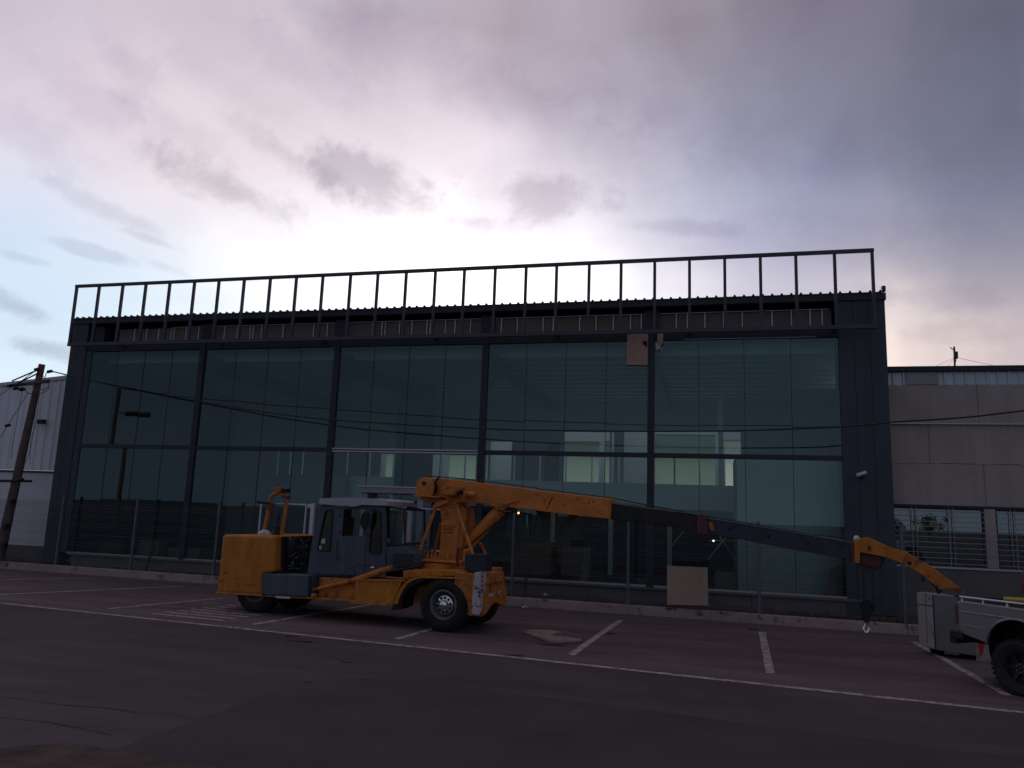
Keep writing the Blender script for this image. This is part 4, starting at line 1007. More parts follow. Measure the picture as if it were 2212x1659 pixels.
for ax0 in (-.06, -4.38): mb = MB(); mb.lathe([(.07, .3), (.07, .8), (.16, .9), (.16, 1.1), (.07, 1.2), (.07, 1.3)], (ax0, 0, .485), (0, 1, 0), 12); K(mb, 'axle', OIL)
# rear engine cover / counterweight
mb = MB(); A = [cp_(k1(*p), .02) for p in ((232, 690), (240, 668), (770, 682), (762, 1060), (640, 1075), (640, 1292), (172, 1268))]
mb.prism([Vector((p.x, .02, p.z)) for p in A], [Vector((p.x, 1.95, p.z)) for p in A]); K(mb, 'rear_body', YEL, .055)
mb = MB(); ext(mb, ((158, 1262), (650, 1293), (650, 1308), (158, 1282)), -.02, 2.0, k1); K(mb, 'rear_skirt', YELR, .006)
# scratches (bare rusty metal, slightly raised flakes)
mb = MB()
for a in (((470, 1180), (520, 1184), (580, 1188), (582, 1194), (520, 1190), (470, 1187)), ((385, 1185), (392, 1185), (394, 1215), (388, 1216)), ((570, 1185), (578, 1190), (576, 1205), (568, 1200)), ((195, 1148), (238, 1145), (236, 1155), (215, 1162)), ((250, 1062), (290, 1062), (288, 1072), (262, 1074)), ((290, 1126), (400, 1128), (400, 1131), (290, 1129))):
    P = [cp_(k1(*p), .0175) for p in a]; mb = MB(); mb.prism(P, [p + Vector((0, .005, 0)) for p in P]); K(mb, 'paint_chip', MAROON)
# fuel tank
mb = MB(); ext(mb, ((672, 1072), (1138, 1090), (1132, 1310), (648, 1290)), -.06, .42, k1, .0); K(mb, 'fuel_tank', CGREY, .02)
mb = MB(); p = cp_(k1(850, 1070), .1); mb.lathe([(.04, -.02), (.04, .05), (.05, .05), (.05, .075)], p, (0, 0, 1), 16); K(mb, 'filler_cap', OIL)
mb = MB(); ext(mb, ((1145, 1095), (1200, 1100), (1195, 1300), (1140, 1308)), .0, .4, k1); K(mb, 'side_plate', STEELD, .006)
# chassis rail, lower lip
mb = MB(); ext(mb, ((640, 1296), (1160, 1318), (1815, 1362), (1815, 1378), (1160, 1338), (640, 1312)), -.01, .10, k1); 
P = [cp_(k2(*p), -.01) for p in ((0, 1262), (200, 1272), (388, 1290), (385, 1304), (200, 1290), (0, 1280))]; mb.prism(P, [Vector((q.x, .10, q.z)) for q in P]); K(mb, 'chassis_lip', YELR, .004)
mb = MB(); ext(mb, ((1195, 1112), (1630, 1132), (1620, 1345), (1190, 1318)), .12, .30, k1); P = [Vector((x, y, z)) for x, y, z in ((-3.8, .5, .42), (.2, .5, .42), (.2, .5, .78), (-3.8, .5, .78))]; mb.prism(P, [q + Vector((0, 1.0, 0)) for q in P]); K(mb, 'chassis_rail', YELR, .01)
mb = MB(); ext(mb, ((50, 1066), (470, 1080), (385, 1288), (45, 1258)), .02, .42, k2); K(mb, 'step_box', YEL, .012)
mb = MB(); ext(mb, ((46, 1060), (486, 1074), (480, 1084), (48, 1072)), .0, .44, k2); K(mb, 'step_tread', YELR, .004)
mb = MB(); ext(mb, ((787, 1303), (935, 1315), (932, 1337), (785, 1328)), -.03, -.012, k1); K(mb, 'reflector', REFL, .003)
# pipe lying along the side (outrigger beam)
mb = MB(); a, b, c = cp_(k1(1170, 1245), -.02), cp_(k1(1640, 1130), .1), cp_(k2(455, 925), .35); mb.tube([a, b, c], [.032, .055, .07], 10); mb.lathe([(.025, -.06), (.04, -.05), (.04, .05), (.025, .06)], cp_(k1(1185, 1300), -.02), (0, 1, 0), 14); K(mb, 'tow_pole', YELR)
mb = MB(); mb.tube([cp_(k1(1350, 1140), -.0), cp_(k1(1600, 1000), .02), cp_(k1(1640, 990), .02), cp_(k1(1800, 985), .02)], .008, 6); mb.tube([cp_(k1(1600, 1000), .02), cp_(k1(1615, 1090), .02)], .006, 6); K(mb, 'cable_stay', OIL)
# engine bay
mb = MB(); ext(mb, ((765, 690), (860, 690), (860, 1062), (758, 1062)), .25, 1.7, k1); K(mb, 'radiator', OIL, .01)
mb = MB(); ext(mb, ((862, 760), (1080, 800), (1105, 920), (1100, 1075), (862, 1062)), .5, 1.4, k1); 
for i in range(6): mb.box(-3.9 + .10 * i, -3.84 + .10 * i, .45, .499, .95, 1.25)
K(mb, 'engine_block', OIL, .02)
mb = MB(); q = cp_(k1(950, 700), .6); mb.lathe([(.20, 0), (.21, -.03), (.21, -.42), (.18, -.46)], q, (0, 0, 1), 26); mb.lathe([(.03, 0), (.03, .03)], q, (0, 0, 1), 10); ax_ = K(mb, 'air_filter', BOOMB)
mb = MB(); mb.box(q.x - .2, q.x + .2, .3, .32, q.z - .005, q.z + .012); mb.tube([cp_(k1(1040, 720), .45), cp_(k1(1075, 760), .45), cp_(k1(1085, 860), .45), cp_(k1(1075, 910), .45)], .03, 8); K(mb, 'hose', OIL)
mb = MB(); q = cp_(k1(938, 690), .3); mb.box(q.x - .006, q.x + .006, .29, .31, q.z - .06, q.z + .01); K(mb, 'latch', CHROME)
mb = MB(); c = cp_(k1(1130, 820), .7)
for i in range(6):
    a = 6.28 * i / 6; mb.prism([c, c + Vector((.02, math.cos(a) * .22 - math.sin(a) * .05, math.sin(a) * .22 + math.cos(a) * .05)), c + Vector((.04, math.cos(a) * .22 + math.sin(a) * .05, math.sin(a) * .22 - math.cos(a) * .05))], [c + Vector((.02, 0, 0)), c + Vector((.04, math.cos(a) * .22 - math.sin(a) * .05, math.sin(a) * .22 + math.cos(a) * .05)), c + Vector((.06, math.cos(a) * .22 + math.sin(a) * .05, math.sin(a) * .22 - math.cos(a) * .05))])
K(mb, 'fan', OIL)
mb = MB()
for i in range(14):
    q = cp_(k1(random.uniform(870, 1090), random.uniform(900, 1060)), .42); q2 = q + Vector((random.uniform(-.15, .15), random.uniform(0, .1), random.uniform(-.1, .1))); mb.tube([q, q2], random.uniform(.01, .022), 6)
K(mb, 'engine_pipe', CGREY)
# exhaust
pts_ = [(785, 660), (790, 560), (805, 480), (812, 430), (800, 390), (770, 355), (725, 338), (670, 334), (604, 325)]
mb = MB(); mb.tube([cp_(k1(*p), .55) for p in pts_], [.05] * 4 + [.047] * 5, 12); K(mb, 'exhaust_pipe', BOOMN)
mb = MB(); q = cp_(k1(785, 690), .55); mb.lathe([(.09, -.05), (.09, .06), (.065, .09), (.065, .22), (.05, .23)], q, (0, 0, 1), 16); K(mb, 'exhaust_collar', OIL)
# roll arch with lamps
arch = [(652, 680), (690, 520), (722, 340), (745, 265), (775, 245), (810, 242), (860, 248), (895, 265), (903, 300), (880, 480), (848, 670)]
mb = MB(); mb.tube([cp_(k1(*p), .95) for p in arch], .042, 10); rl = K(mb, 'roll_arch', YELR)
mb = MB(); ext(mb, ((770, 177), (835, 180), (833, 228), (768, 225)), .85, 1.05, k1); K(mb, 'beacon', mat("beacon_orange", (.42, .12, .03), .4), .01, rl)
mb = MB(); ext(mb, ((836, 190), (902, 193), (895, 235), (834, 230)), .87, 1.02, k1); K(mb, 'lamp_housing', OIL, .01, rl)
mb = MB(); ext(mb, ((845, 268), (912, 268), (912, 300), (845, 288)), .9, 1.0, k1); K(mb, 'arch_bracket', MAROON, .005, rl)
mb = MB(); mb.ball(cp_(k1(668, 690), .8), .17, 14, (1, .8, .9)); K(mb, 'water_can', WORNW)
# cab: shell with real openings made of strips around windows
VC = .22
def cq(k, pts, v): return [cp_(k(*p), v) for p in pts]
def rr(pts, n=5, f=.28):          # rounded polygon from corner points
    out = []; m = len(pts)
    for i in range(m):
        a, b, c = Vector(pts[i - 1]), Vector(pts[i]), Vector(pts[(i + 1) % m]); p = b + (a - b) * f * min(1, (c - b).length / (a - b).length); q = b + (c - b) * f * min(1, (a - b).length / (c - b).length)
        for s in range(n + 1):
            t = s / n; out.append(tuple(p * (1 - t) ** 2 + b * 2 * t * (1 - t) + q * t * t))
    return out
side = [k1(1222, 372), k1(1815, 382), k2(322, 398), k2(330, 770), k2(322, 905), k2(325, 1040), k2(60, 1050), k1(1600, 1098), k1(1200, 1096), k1(1106, 1090), k1(1160, 760)]
w1 = rr([k1(1304, 418), k1(1378, 418), k1(1350, 845), k1(1214, 828)])
w2 = [k1(1492, 406), k1(1712, 400), k1(1682, 686), k1(1466, 682)]
w3 = rr([k2(208, 448), k2(280, 448), k2(285, 828), k2(170, 822)])
def holed(name, outer, holes, v, th, m):
    cu = bpy.data.curves.new(name, 'CURVE'); cu.dimensions = '2D'; cu.fill_mode = 'BOTH'; cu.extrude = th / 2
    for lp in [outer] + holes:
        P = [cp_(p, v) for p in lp]; s = cu.splines.new('POLY'); s.points.add(len(P) - 1); s.use_cyclic_u = True
        for i, p in enumerate(P): s.points[i].co = (p.x, p.z, 0, 1)
    t = bpy.data.objects.new('tmp', cu); COL.objects.link(t); dg = bpy.context.evaluated_depsgraph_get()
    me = bpy.data.meshes.new_from_object(t.evaluated_get(dg)); bpy.data.objects.remove(t)
    me.transform(Matrix(((1, 0, 0, 0), (0, 0, 1, v + th / 2), (0, 1, 0, 0), (0, 0, 0, 1)))); me.materials.clear(); me.materials.append(m)
    o = bpy.data.objects.new(name, me); COL.objects.link(o); o.parent = crane; return o
cab = holed('cab', side, [w1, w2, w3], VC, .03, CGREY)
sh = [cp_(p, VC) for p in side]; xs0 = sh[0].x; 
mb = MB()
DV = 1.0                                         # cab width
def wallseg(a, b, v0=VC + .031, v1=VC + DV, t=.02):
    n = Vector((-(b.z - a.z), 0, b.x - a.x)).normalized() * t
    A = [Vector((a.x, v0, a.z)), Vector((b.x, v0, b.z)), Vector((b.x, v0, b.z)) + n, Vector((a.x, v0, a.z)) + n]; mb.prism(A, [Vector((q.x, v1, q.z)) for q in A])
wallseg(sh[0], sh[10]); wallseg(sh[10], sh[9]); wallseg(sh[8], sh[6]); 
K(mb, 'cab_rear_wall', CGREY, .004, cab)
# far side wall of the cab, with a window band so light passes through the front part
far = [Vector((p.x, VC + DV, p.z)) for p in sh]
zlo = min(p.z for p in sh); zw0, zw1 = cp_(k1(1500, 690), VC).z, cp_(k1(1500, 400), VC).z; xa_, xb_ = sh[9].x + .12, sh[2].x
zw0 = cp_(k1(1300, 800), VC).z; uw = [min(cp_(p, VC).x for p in w1) + .02, max(cp_(p, VC).x for p in w1) + .12, min(cp_(p, VC).x for p in w3) + .05, xb_ - .02]
mb = MB(); mb.box(xa_, xb_, VC + DV - .02, VC + DV, zlo, zw0); mb.box(xa_, xb_, VC + DV - .02, VC + DV, zw1, sh[1].z); mb.box(xa_, uw[0] + .08, VC + DV - .02, VC + DV, zw0 + .001, zw1 - .001); mb.box(uw[1] + .08, uw[2], VC + DV - .02, VC + DV, zw0 + .001, zw1 - .001)
K(mb, 'cab_far_wall', STEELD, 0, cab)
for nm, w in (('window', w1), ('window', w3)):
    P = [cp_(p, VC - .006) for p in w]
    mb = MB(); mb.tube(P, .016, 6, closed=True); fo = K(mb, nm, OIL, 0, cab)
    P = [cp_(p, VC + .012) for p in w]; mb = MB(); mb.add(P, [tuple(range(len(P)))]); K(mb, 'pane', CLG, 0, fo)
# door seams, handle
mb = MB(); mb.tube([cp_(k1(1440, 395), VC - .001), cp_(k1(1700, 400), VC - .001)], .004, 4)
mb.tube([cp_(k1(1726, 690), VC - .002), cp_(k1(1700, 1095), VC - .002)], .006, 4); mb.tube([cp_(k2(322, 405), VC - .002), cp_(k2(320, 900), VC - .002)], .006, 4); K(mb, 'door_seam', STEELD, 0, cab)
mb = MB(); p = cp_(k2(210, 935), VC - .03); mb.lathe([(.028, 0), (.034, .015), (.02, .03)], p, (0, 1, 0), 14); mb.tube([p + Vector((-.04, -.01, -.04)), p + Vector((.03, -.01, -.05))], .012, 6); mb.tube([p, p + Vector((0, -.005, .05))], .010, 6); K(mb, 'door_handle', CHROME, 0, cab)
for x, y in ((1452, 470), (1450, 640), (1448, 900)):
    mb = MB(); q = cp_(k1(x, y), VC - .004); mb.lathe([(.010, -.03), (.012, -.028), (.012, .028), (.010, .03)], q, (0, 0, 1), 8); K(mb, 'hinge', STEELD, 0, cab)
mb = MB(); mb.tube([cp_(k1(1425, 720), VC), cp_(k1(1425, 722), VC - .05), cp_(k1(1420, 930), VC - .05), cp_(k1(1420, 932), VC)], .009, 6); K(mb, 'grab_rail', OIL, 0, cab)
for a in (((1262, 712), (1298, 714), (1294, 762), (1254, 760)), ((1236, 785), (1262, 787), (1258, 826), (1230, 822))):
    P = [cp_(k1(*p), VC + .008) for p in a]; mb = MB(); mb.prism(P, [p + Vector((0, .002, 0)) for p in P]); K(mb, 'window_sticker', LEDGE, 0, cab)
mb = MB(); P = [k1(1112, 1075), k1(1600, 1086), k2(60, 1040), k2(60, 1050), k1(1600, 1098), k1(1108, 1092)]; P = [cp_(p, VC - .012) for p in P]; mb.prism(P, [p + Vector((0, .010, 0)) for p in P]); K(mb, 'cab_skirt', STEELD, 0, cab)
# interior: seat and dash
mb = MB(); c = cp_(k1(1560, 560), .65); mb.box(c.x - .22, c.x + .25, .45, .95, c.z - .52, c.z - .40); mb.prism([(c.x - .25, .45, c.z - .4), (c.x - .13, .45, c.z - .4), (c.x - .08, .45, c.z + .12), (c.x - .18, .45, c.z + .14)], [(c.x - .25, .95, c.z - .4), (c.x - .13, .95, c.z - .4), (c.x - .08, .95, c.z + .12), (c.x - .18, .95, c.z + .14)]); K(mb, 'driver_seat', mat("seat_brown", (.10, .07, .05), .8), .02)
# windscreen frame (open glazed part right of the door) and bonnet
mb = MB(); 
a0, a1, a2, a3 = cp_(k2(330, 398), .30), cp_(k2(492, 428), .30), cp_(k2(500, 745), .30), cp_(k2(330, 742), .30)
mb.bar(a0, a1, .04, .04); mb.bar(a1, a2, .035, .035); mb.bar(a2, a3, .04, .04); off_ = Vector((0, .85, 0))
mb.bar(a0 + off_, a1 + off_, .04, .04); mb.bar(a1 + off_, a2 + off_, .035, .035); mb.bar(a2 + off_, a3 + off_, .04, .04); mb.bar(a1, a1 + off_, .04, .04); mb.bar(a2, a2 + off_, .04, .04); ws = K(mb, 'windscreen', STEELD, 0, cab)
mb = MB(); mb.add([a0, a1, a2, a3], [(0, 1, 2, 3)]); mb.add([a1, a1 + off_, a2 + off_, a2], [(0, 1, 2, 3)]); K(mb, 'pane', CLG, 0, ws)
mb = MB(); q = cp_(k2(427, 600), .5); mb.box(q.x - .018, q.x + .018, .49, .51, q.z - .28, q.z + .28); mb.ball(cp_(k2(388, 520), .55), .07, 10, (.5, .6, 1.8)); K(mb, 'control_lever', CGREY)
mb = MB(); q = cp_(k2(348, 712), .36); mb.lathe([(.035, -.04), (.035, .05)], q, (0, 0, 1), 14); K(mb, 'cup', WORNW)
mb = MB(); ext(mb, ((322, 762), (520, 772), (572, 830), (572, 915), (560, 960), (330, 1000)), VC + .03, VC + .9, k2); K(mb, 'bonnet', CGREY, .02)
mb = MB(); ext(mb, ((385, 832), (568, 826), (570, 930), (385, 960)), VC - .03, VC + .02, k2); K(mb, 'valve_box', STEELD, .008)
# roof
mb = MB(); P = [k1(1235, 318), k1(1245, 292), k1(1500, 287), k1(1815, 298), k2(200, 325), k2(325, 340), k2(338, 352), k2(332, 392), k2(100, 385), k1(1600, 380), k1(1230, 352)]
P = [cp_(p, .16) for p in P]; mb.prism(P, [Vector((q.x, VC + DV + .06, q.z)) for q in P]); K(mb, 'cab_roof', ROOFW, .025)
# mirror
mb = MB(); P = cq(k1, rr([(1682, 435), (1745, 440), (1742, 540), (1705, 632), (1655, 575), (1660, 500)], 4, .4), VC - .16); mb.prism(P, [p + Vector((0, .05, 0)) for p in P]); mi = K(mb, 'side_mirror', OIL, .012)
mb = MB(); mb.tube([cp_(k1(1750, 440), VC - .12), cp_(k1(1760, 415), VC - .1), cp_(k1(1830, 408), VC)], .012, 6); mb.tube([cp_(k1(1705, 625), VC - .13), cp_(k1(1715, 660), VC - .08), cp_(k1(1760, 690), VC)], .010, 6); mb.tube([cp_(k1(1690, 435), VC - .13), cp_(k1(1698, 412), VC - .1)], .01, 6); K(mb, 'mirror_arm', OIL, 0, mi)
# deck and fender
mb = MB(); ext(mb, ((470, 985), (600, 975), (1095, 992), (1095, 1030), (640, 1035), (540, 1050), (470, 1060)), .10, 1.65, k2, .05); K(mb, 'deck', YEL, .012)
arc_o = [(392, 1285), (415, 1225), (455, 1140), (500, 1085), (560, 1050), (640, 1036), (800, 1040), (1000, 1046), (1120, 1050)]
arc_i = [(1120, 1064), (1000, 1060), (800, 1054), (650, 1052), (575, 1068), (520, 1105), (478, 1165), (445, 1235), (430, 1290)]
mb = MB(); ext(mb, arc_o + arc_i, .0, .45, k2); K(mb, 'front_fender', YEL, .004)
inn = [(1110, 1066), (1000, 1062), (800, 1056), (650, 1054), (577, 1070), (522, 1107), (480, 1167), (447, 1237), (420, 1290), (365, 1330), (372, 1346), (412, 1342), (470, 1318), (478, 1225), (530, 1185), (600, 1180), (620, 1150), (700, 1110), (1110, 1110)]
P = [cp_(k2(*p), .03) for p in arc_i[::-1] ]; mb = MB(); 
P1 = [cp_(k2(*p), .0) for p in ((432, 1285), (445, 1237), (480, 1167), (522, 1107), (577, 1070), (650, 1054))]; P2 = [cp_(k2(*p), .0) for p in ((380, 1342), (395, 1290), (418, 1230), (455, 1150), (500, 1095), (560, 1058))]
mf = MB()
prof = [cp_(k2(*p), .02) for p in ((365, 1338), (385, 1318), (420, 1240), (470, 1150), (515, 1098), (570, 1064), (655, 1050))]
prof2 = [cp_(k2(*p), .02) for p in ((412, 1344), (468, 1318), (476, 1225), (505, 1170), (545, 1130), (600, 1100), (680, 1076))]
for i in range(len(prof) - 1):
    A = [prof[i], prof[i + 1], prof2[i + 1], prof2[i]]; mf.prism(A, [Vector((q.x, .48, q.z)) for q in A])
K(mf, 'mud_flap', OIL)
mb = MB(); ext(mb, ((480, 1060), (1110, 1066), (1110, 1300), (1000, 1300), (1000, 1120), (520, 1120)), .44, .5, k2, .2); K(mb, 'inner_arch', OIL)
# front nose: the face across the front of the crane
UF = cp_(k2(1196, 1100), .0).x
def fp_(p):
    r = ray(*p); n = Vector((cc, cs, 0)); q0 = CO + n * UF; t = (q0.dot(n)) / r.dot(n); q = r * t - CO
    return Vector((UF, -q.x * cs + q.y * cc, q.z + H))
nose = [(1198, 1015), (1240, 1008), (1400, 992), (1408, 1110), (1428, 1160), (1425, 1292), (1400, 1306), (1330, 1272), (1300, 1285), (1260, 1345), (1215, 1398), (1196, 1402)]
NP = [fp_(k2(*p)) for p in nose]
print('NP', [tuple(round(a, 2) for a in p) for p in NP])
mb = MB(); mb.prism(NP, [q - Vector((.55, 0, 0)) for q in NP]); fb_ = K(mb, 'front_body', YELR, .015)
mb = MB(); P = [fp_(k2(*p)) + Vector((.004, 0, 0)) for p in ((1205, 1112), (1400, 1078), (1400, 1083), (1205, 1118))]; mb.prism(P, [q - Vector((.003, 0, 0)) for q in P]); P = [fp_(k2(*p)) + Vector((.004, 0, 0)) for p in ((1262, 1120), (1300, 1118), (1310, 1108), (1380, 1098), (1382, 1101), (1312, 1112), (1302, 1122), (1262, 1124))]; mb.prism(P, [q - Vector((.003, 0, 0)) for q in P]); K(mb, 'body_seam', OIL, 0, fb_)
for a in (((1262, 1195), (1300, 1186), (1300, 1210), (1262, 1220)), ((1340, 1172), (1366, 1165), (1366, 1184), (1340, 1192))):
    P = [fp_(k2(*p)) + Vector((.012, 0, 0)) for p in a]; mb = MB(); mb.prism(P, [q - Vector((.011, 0, 0)) for q in P]); K(mb, 'side_marker', WORNW, 0, fb_)
# scraped white outrigger leg and red chevron board
mb = MB(); ext(mb, ((1142, 998), (1200, 992), (1198, 1200), (1186, 1385), (1150, 1380), (1116, 1366), (1130, 1130)), -.07, .06, k2, .0); K(mb, 'outrigger_leg', WORNW, .012)
mb = MB(); ext(mb, ((1205, 995), (1228, 992), (1226, 1100), (1212, 1185), (1200, 1180)), -.03, .07, k2, .0); cb = K(mb, 'chevron_board', WORNW, .004)
mb = MB()
for z in (1020, 1060, 1100, 1140): ext(mb, ((1204, z), (1227, z + 18), (1227, z + 36), (1204, z + 18)), -.034, -.031, k2, .0)
K(mb, 'red_stripe', RED, 0, cb)
mb = MB(); ext(mb, ((1048, 832), (1236, 832), (1234, 996), (1046, 988)), .02, .35, k2, .05); K(mb, 'control_box', STEELD, .012)
mb = MB(); P = cq(k2, ((980, 765), (1000, 780), (985, 860), (990, 940), (965, 955), (958, 860)), .3); mb.prism(P, [p + Vector((0, .01, 0)) for p in P]); K(mb, 'red_flag', MAROON)
mb = MB(); ext(mb, ((980, 790), (1030, 785), (1048, 800), (1042, 905), (970, 905)), .75, .80, k2, .5); q = cp_(k2(1012, 808), .5); mb.lathe([(.03, -.01), (.045, 0), (.045, .1), (.03, .11)], (q.x, .70, q.z), (0, 1, 0), 16); K(mb, 'cylinder_lug', YELB, .004)
# turntable
q0_ = cp_(k2(610, 950), 1.0); q1_ = cp_(k2(1050, 950), 1.0); cx_ = (q0_.x + q1_.x) / 2; tr = (q1_.x - q0_.x) / 2
zt0, zt1, zt2 = cp_(k2(830, 998), .7).z, cp_(k2(830, 918), .7).z, cp_(k2(830, 895), .7).z
mb = MB(); mb.lathe([(tr * .98, zt0 - .05), (tr * .98, (zt0 + zt1) / 2 - .01), (tr * .93, (zt0 + zt1) / 2), (tr * .93, zt1)], (cx_, 1.15, 0), (0, 0, 1), 40); tt = K(mb, 'turntable', YELB)
mb = MB()
for i in range(26): a = 6.283 * i / 26; mb.lathe([(.014, 0), (.014, .02)], (cx_ + math.cos(a) * tr * .90, 1.15 + math.sin(a) * tr * .90, zt1 + .001), (0, 0, 1), 6)
K(mb, 'bolt', YELR, 0, tt)
mb = MB(); mb.box(cx_ - tr - .03, cx_ + tr + .05, 1.15 - tr * .95, 1.15 + tr * .95, zt1 + .022, zt2 + .02); K(mb, 'turntable_plate', YELB, .01)
mb = MB()
for i in range(9): a = random.uniform(-.5, -.1); mb.lathe([(.03, 0), (.03, .08), (.015, .1), (.015, .16)], (cx_ - tr + .1 + .085 * i, .75, zt2 + .021), (0, 0, 1), 8)
K(mb, 'hydraulic_fitting', YELR)
mb = MB(); q = cp_(k2(995, 1000), .25); ext(mb, ((962, 968), (1028, 972), (1026, 1036), (960, 1032)), .2, .4, k2, .25); K(mb, 'deck_bracket', YEL, .008)
# mast
VM = .92
mb = MB(); ext(mb, ((803, 368), (968, 352), (985, 400), (1000, 500), (955, 892), (806, 892), (830, 520), (818, 455)), VM, VM + .5, k2); mast = K(mb, 'mast', YELB, .012)
mb = MB(); ext(mb, ((985, 400), (1040, 420), (1045, 500), (1010, 760), (960, 890), (956, 890), (1001, 500)), VM + .02, VM + .48, k2, VM); K(mb, 'mast_rib', YELR, .004, mast)
mw_c = cp_(k2(895, 580), VM - .004)
for body, y, sz, px_ in (("CAPACIDAD", 589, .060, 895), ("MAXIMA", 616, .060, 895), ("7 toneladas", 641, .046, 889)):
    p = cp_(k2(px_, y), VM - .004)
    text_mesh('lettering', body, sz, LETR, mast, Matrix.Translation(p) @ Matrix.Rotation(math.radians(90), 4, 'X') @ Matrix.Diagonal((1.0, 1, 1, 1)))
mb = MB()
for x, y, r in ((855, 432, .018), (884, 452, .02), (912, 415, .018), (872, 472, .022), (905, 468, .018), (890, 485, .014), (868, 488, .012), (884, 425, .008)): mb.lathe([(r, 0), (r * .8, .003)], cp_(k2(x, y), VM - .004), (0, 1, 0), 9)
ext(mb, ((830, 508), (900, 508), (900, 513), (830, 513)), VM - .004, VM - .001, k2, VM); K(mb, 'emblem', EMBL, 0, mast)
mb = MB(); ext(mb, ((752, 395), (770, 375), (800, 355), (875, 342), (900, 350), (890, 368), (810, 398), (772, 412), (752, 415)), VM - .12, VM + .55, k2, VM - .1); ext(mb, ((860, 375), (970, 342), (985, 352), (975, 364), (870, 392)), VM - .03, VM + .52, k2, VM - .02); K(mb, 'mast_head', YELB, .008)
def strut(a, b, v0, v1, r=.034, m=YELR):
    mb = MB(); mb.tube([cp_(k2(*a), v0), cp_(k2(*b), v1)], r, 8); K(mb, 'strut', m)
strut((785, 395), (603, 885), .9, .62); strut((952, 352), (1116, 832), .9, .55); strut((822, 560), (752, 875), 1.5, 1.75); strut((1030, 360), (1145, 605), 1.4, 1.7); strut((1185, 730), (1262, 905), 1.6, 1.75)
mb = MB(); ext(mb, ((1238, 880), (1270, 885), (1266, 990), (1236, 990)), 1.6, 1.7, k2); K(mb, 'strut_foot', YELR, .006)
# lift cylinder
a, b = cp_(k2(1050, 770), 1.17), cp_(k2(1352, 440), 1.17); d = (b - a)
mb = MB(); mb.tube([a - d * .03, a, b], [.08, .125, .125], 20); lc = K(mb, 'lift_cylinder', YELB)
mb = MB(); mb.tube([b, b + d * .035], .14, 20); mb.tube([b + d * .036, b + d * .09], .075, 14); K(mb, 'cylinder_cap', YELR, 0, lc)
mb = MB(); mb.tube([a + Vector((0, -.14, -.06)), b + Vector((.04, -.12, -.2))], .014, 6); K(mb, 'hydraulic_line', OIL, 0, lc)
mb = MB(); q = cp_(k2(1350, 392), .95); mb.lathe([(.035, 0), (.05, .01), (.05, .4), (.035, .41)], (q.x, .95, q.z), (0, 1, 0), 16); mb.lathe([(.03, 0), (.03, .05)], (q.x + .06, .96, q.z + .06), (0, 1, 0), 12)
ext(mb, ((1305, 395), (1375, 362), (1440, 375), (1405, 430), (1345, 432)), .97, 1.01, k2, .97); ext(mb, ((1305, 395), (1375, 362), (1440, 375), (1405, 430), (1345, 432)), 1.34, 1.38, k2, .97); K(mb, 'boom_pivot', YELR, .004)
mb = MB(); P = cq(k2, ((1372, 358), (1455, 262), (1492, 300), (1534, 348), (1400, 385)), .955); mb.prism(P, [p + Vector((0, .018, 0)) for p in P]); K(mb, 'gusset_plate', YELB, .003)
# boom: main yellow section
VB = 1.0
top = [k2(700, 140), k2(975, 158), k2(1704, 250), k3(920, 300)]; bot = [k3(905, 468), k3(500, 425), k2(1430, 402), k2(1310, 402), k2(1235, 376), k2(1000, 360), k2(760, 362), k2(640, 345), k2(605, 310)]
mb = MB(); P = [cp_(p, VB) for p in top + bot]; mb.prism(P, [Vector((q.x, VB + .36, q.z)) for q in P]); bm_ = K(mb, 'boom_section', YELB, .012); bm_['label'] = 'thick yellow boom section'
mb = MB(); ext(mb, ((905, 298), (932, 308), (915, 472), (890, 465)), VB - .012, VB + .372, k3, VB); K(mb, 'boom_collar', YELR, .004)
mb = MB()
for a in (((432, 282), (440, 284), (418, 335), (392, 380), (384, 384), (408, 330)), ((368, 305), (374, 303), (366, 340), (372, 358), (362, 350)), ((425, 296), (452, 300), (448, 304), (428, 301)), ((770, 318), (784, 322), (780, 334), (768, 330)), ((738, 320), (746, 322), (735, 342), (728, 346)), ((640, 292), (650, 310), (646, 314), (636, 296)), ((812, 402), (822, 404), (820, 410), (812, 408)), ((690, 332), (730, 343), (729, 346), (690, 335))):
    mb = MB(); ext(mb, a, VB - .004, VB - .001, k3, VB); K(mb, 'paint_chip', MAROON)
# winch drum and motors
mb = MB(); c = cp_(k2(680, 225), VB - .28); mb.lathe([(.10, 0), (.185, .01), (.185, .05), (.12, .06), (.12, .30), (.185, .31), (.185, .34)], (c.x, c.y, c.z), (0, 1, 0), 30)
ext(mb, ((600, 215), (610, 170), (640, 140), (690, 128), (735, 150), (758, 200), (755, 270), (735, 306), (592, 296)), VB - .26, VB - .22, k2, VB - .26); dr = K(mb, 'winch_drum', YELB, .004)
mb = MB(); mb.lathe([(.04, -.03), (.04, .0)], (c.x - .02, c.y + .0, c.z + .08), (0, 1, 0), 10); mb.lathe([(.155, .07), (.155, .29)], (c.x, c.y, c.z), (0, 1, 0), 24); K(mb, 'rope_coil', OIL, 0, dr)
mb = MB(); ext(mb, ((578, 292), (740, 302), (820, 312), (820, 322), (578, 304)), VB - .30, VB + .02, k2, VB - .28); K(mb, 'winch_base', YELR, .004)
mb = MB(); ext(mb, ((835, 250), (850, 222), (900, 208), (948, 212), (950, 300), (830, 300)), VB - .30, VB - .02, k2, VB - .28); K(mb, 'winch_gearbox', YELR, .02)
mb = MB(); a, b = cp_(k2(955, 275), VB - .16), cp_(k2(1050, 280), VB - .16); mb.tube([a, b], .028, 8); mb.ball(cp_(k2(1020, 262), VB - .18), .07, 14); K(mb, 'winch_shaft', BOOMB)
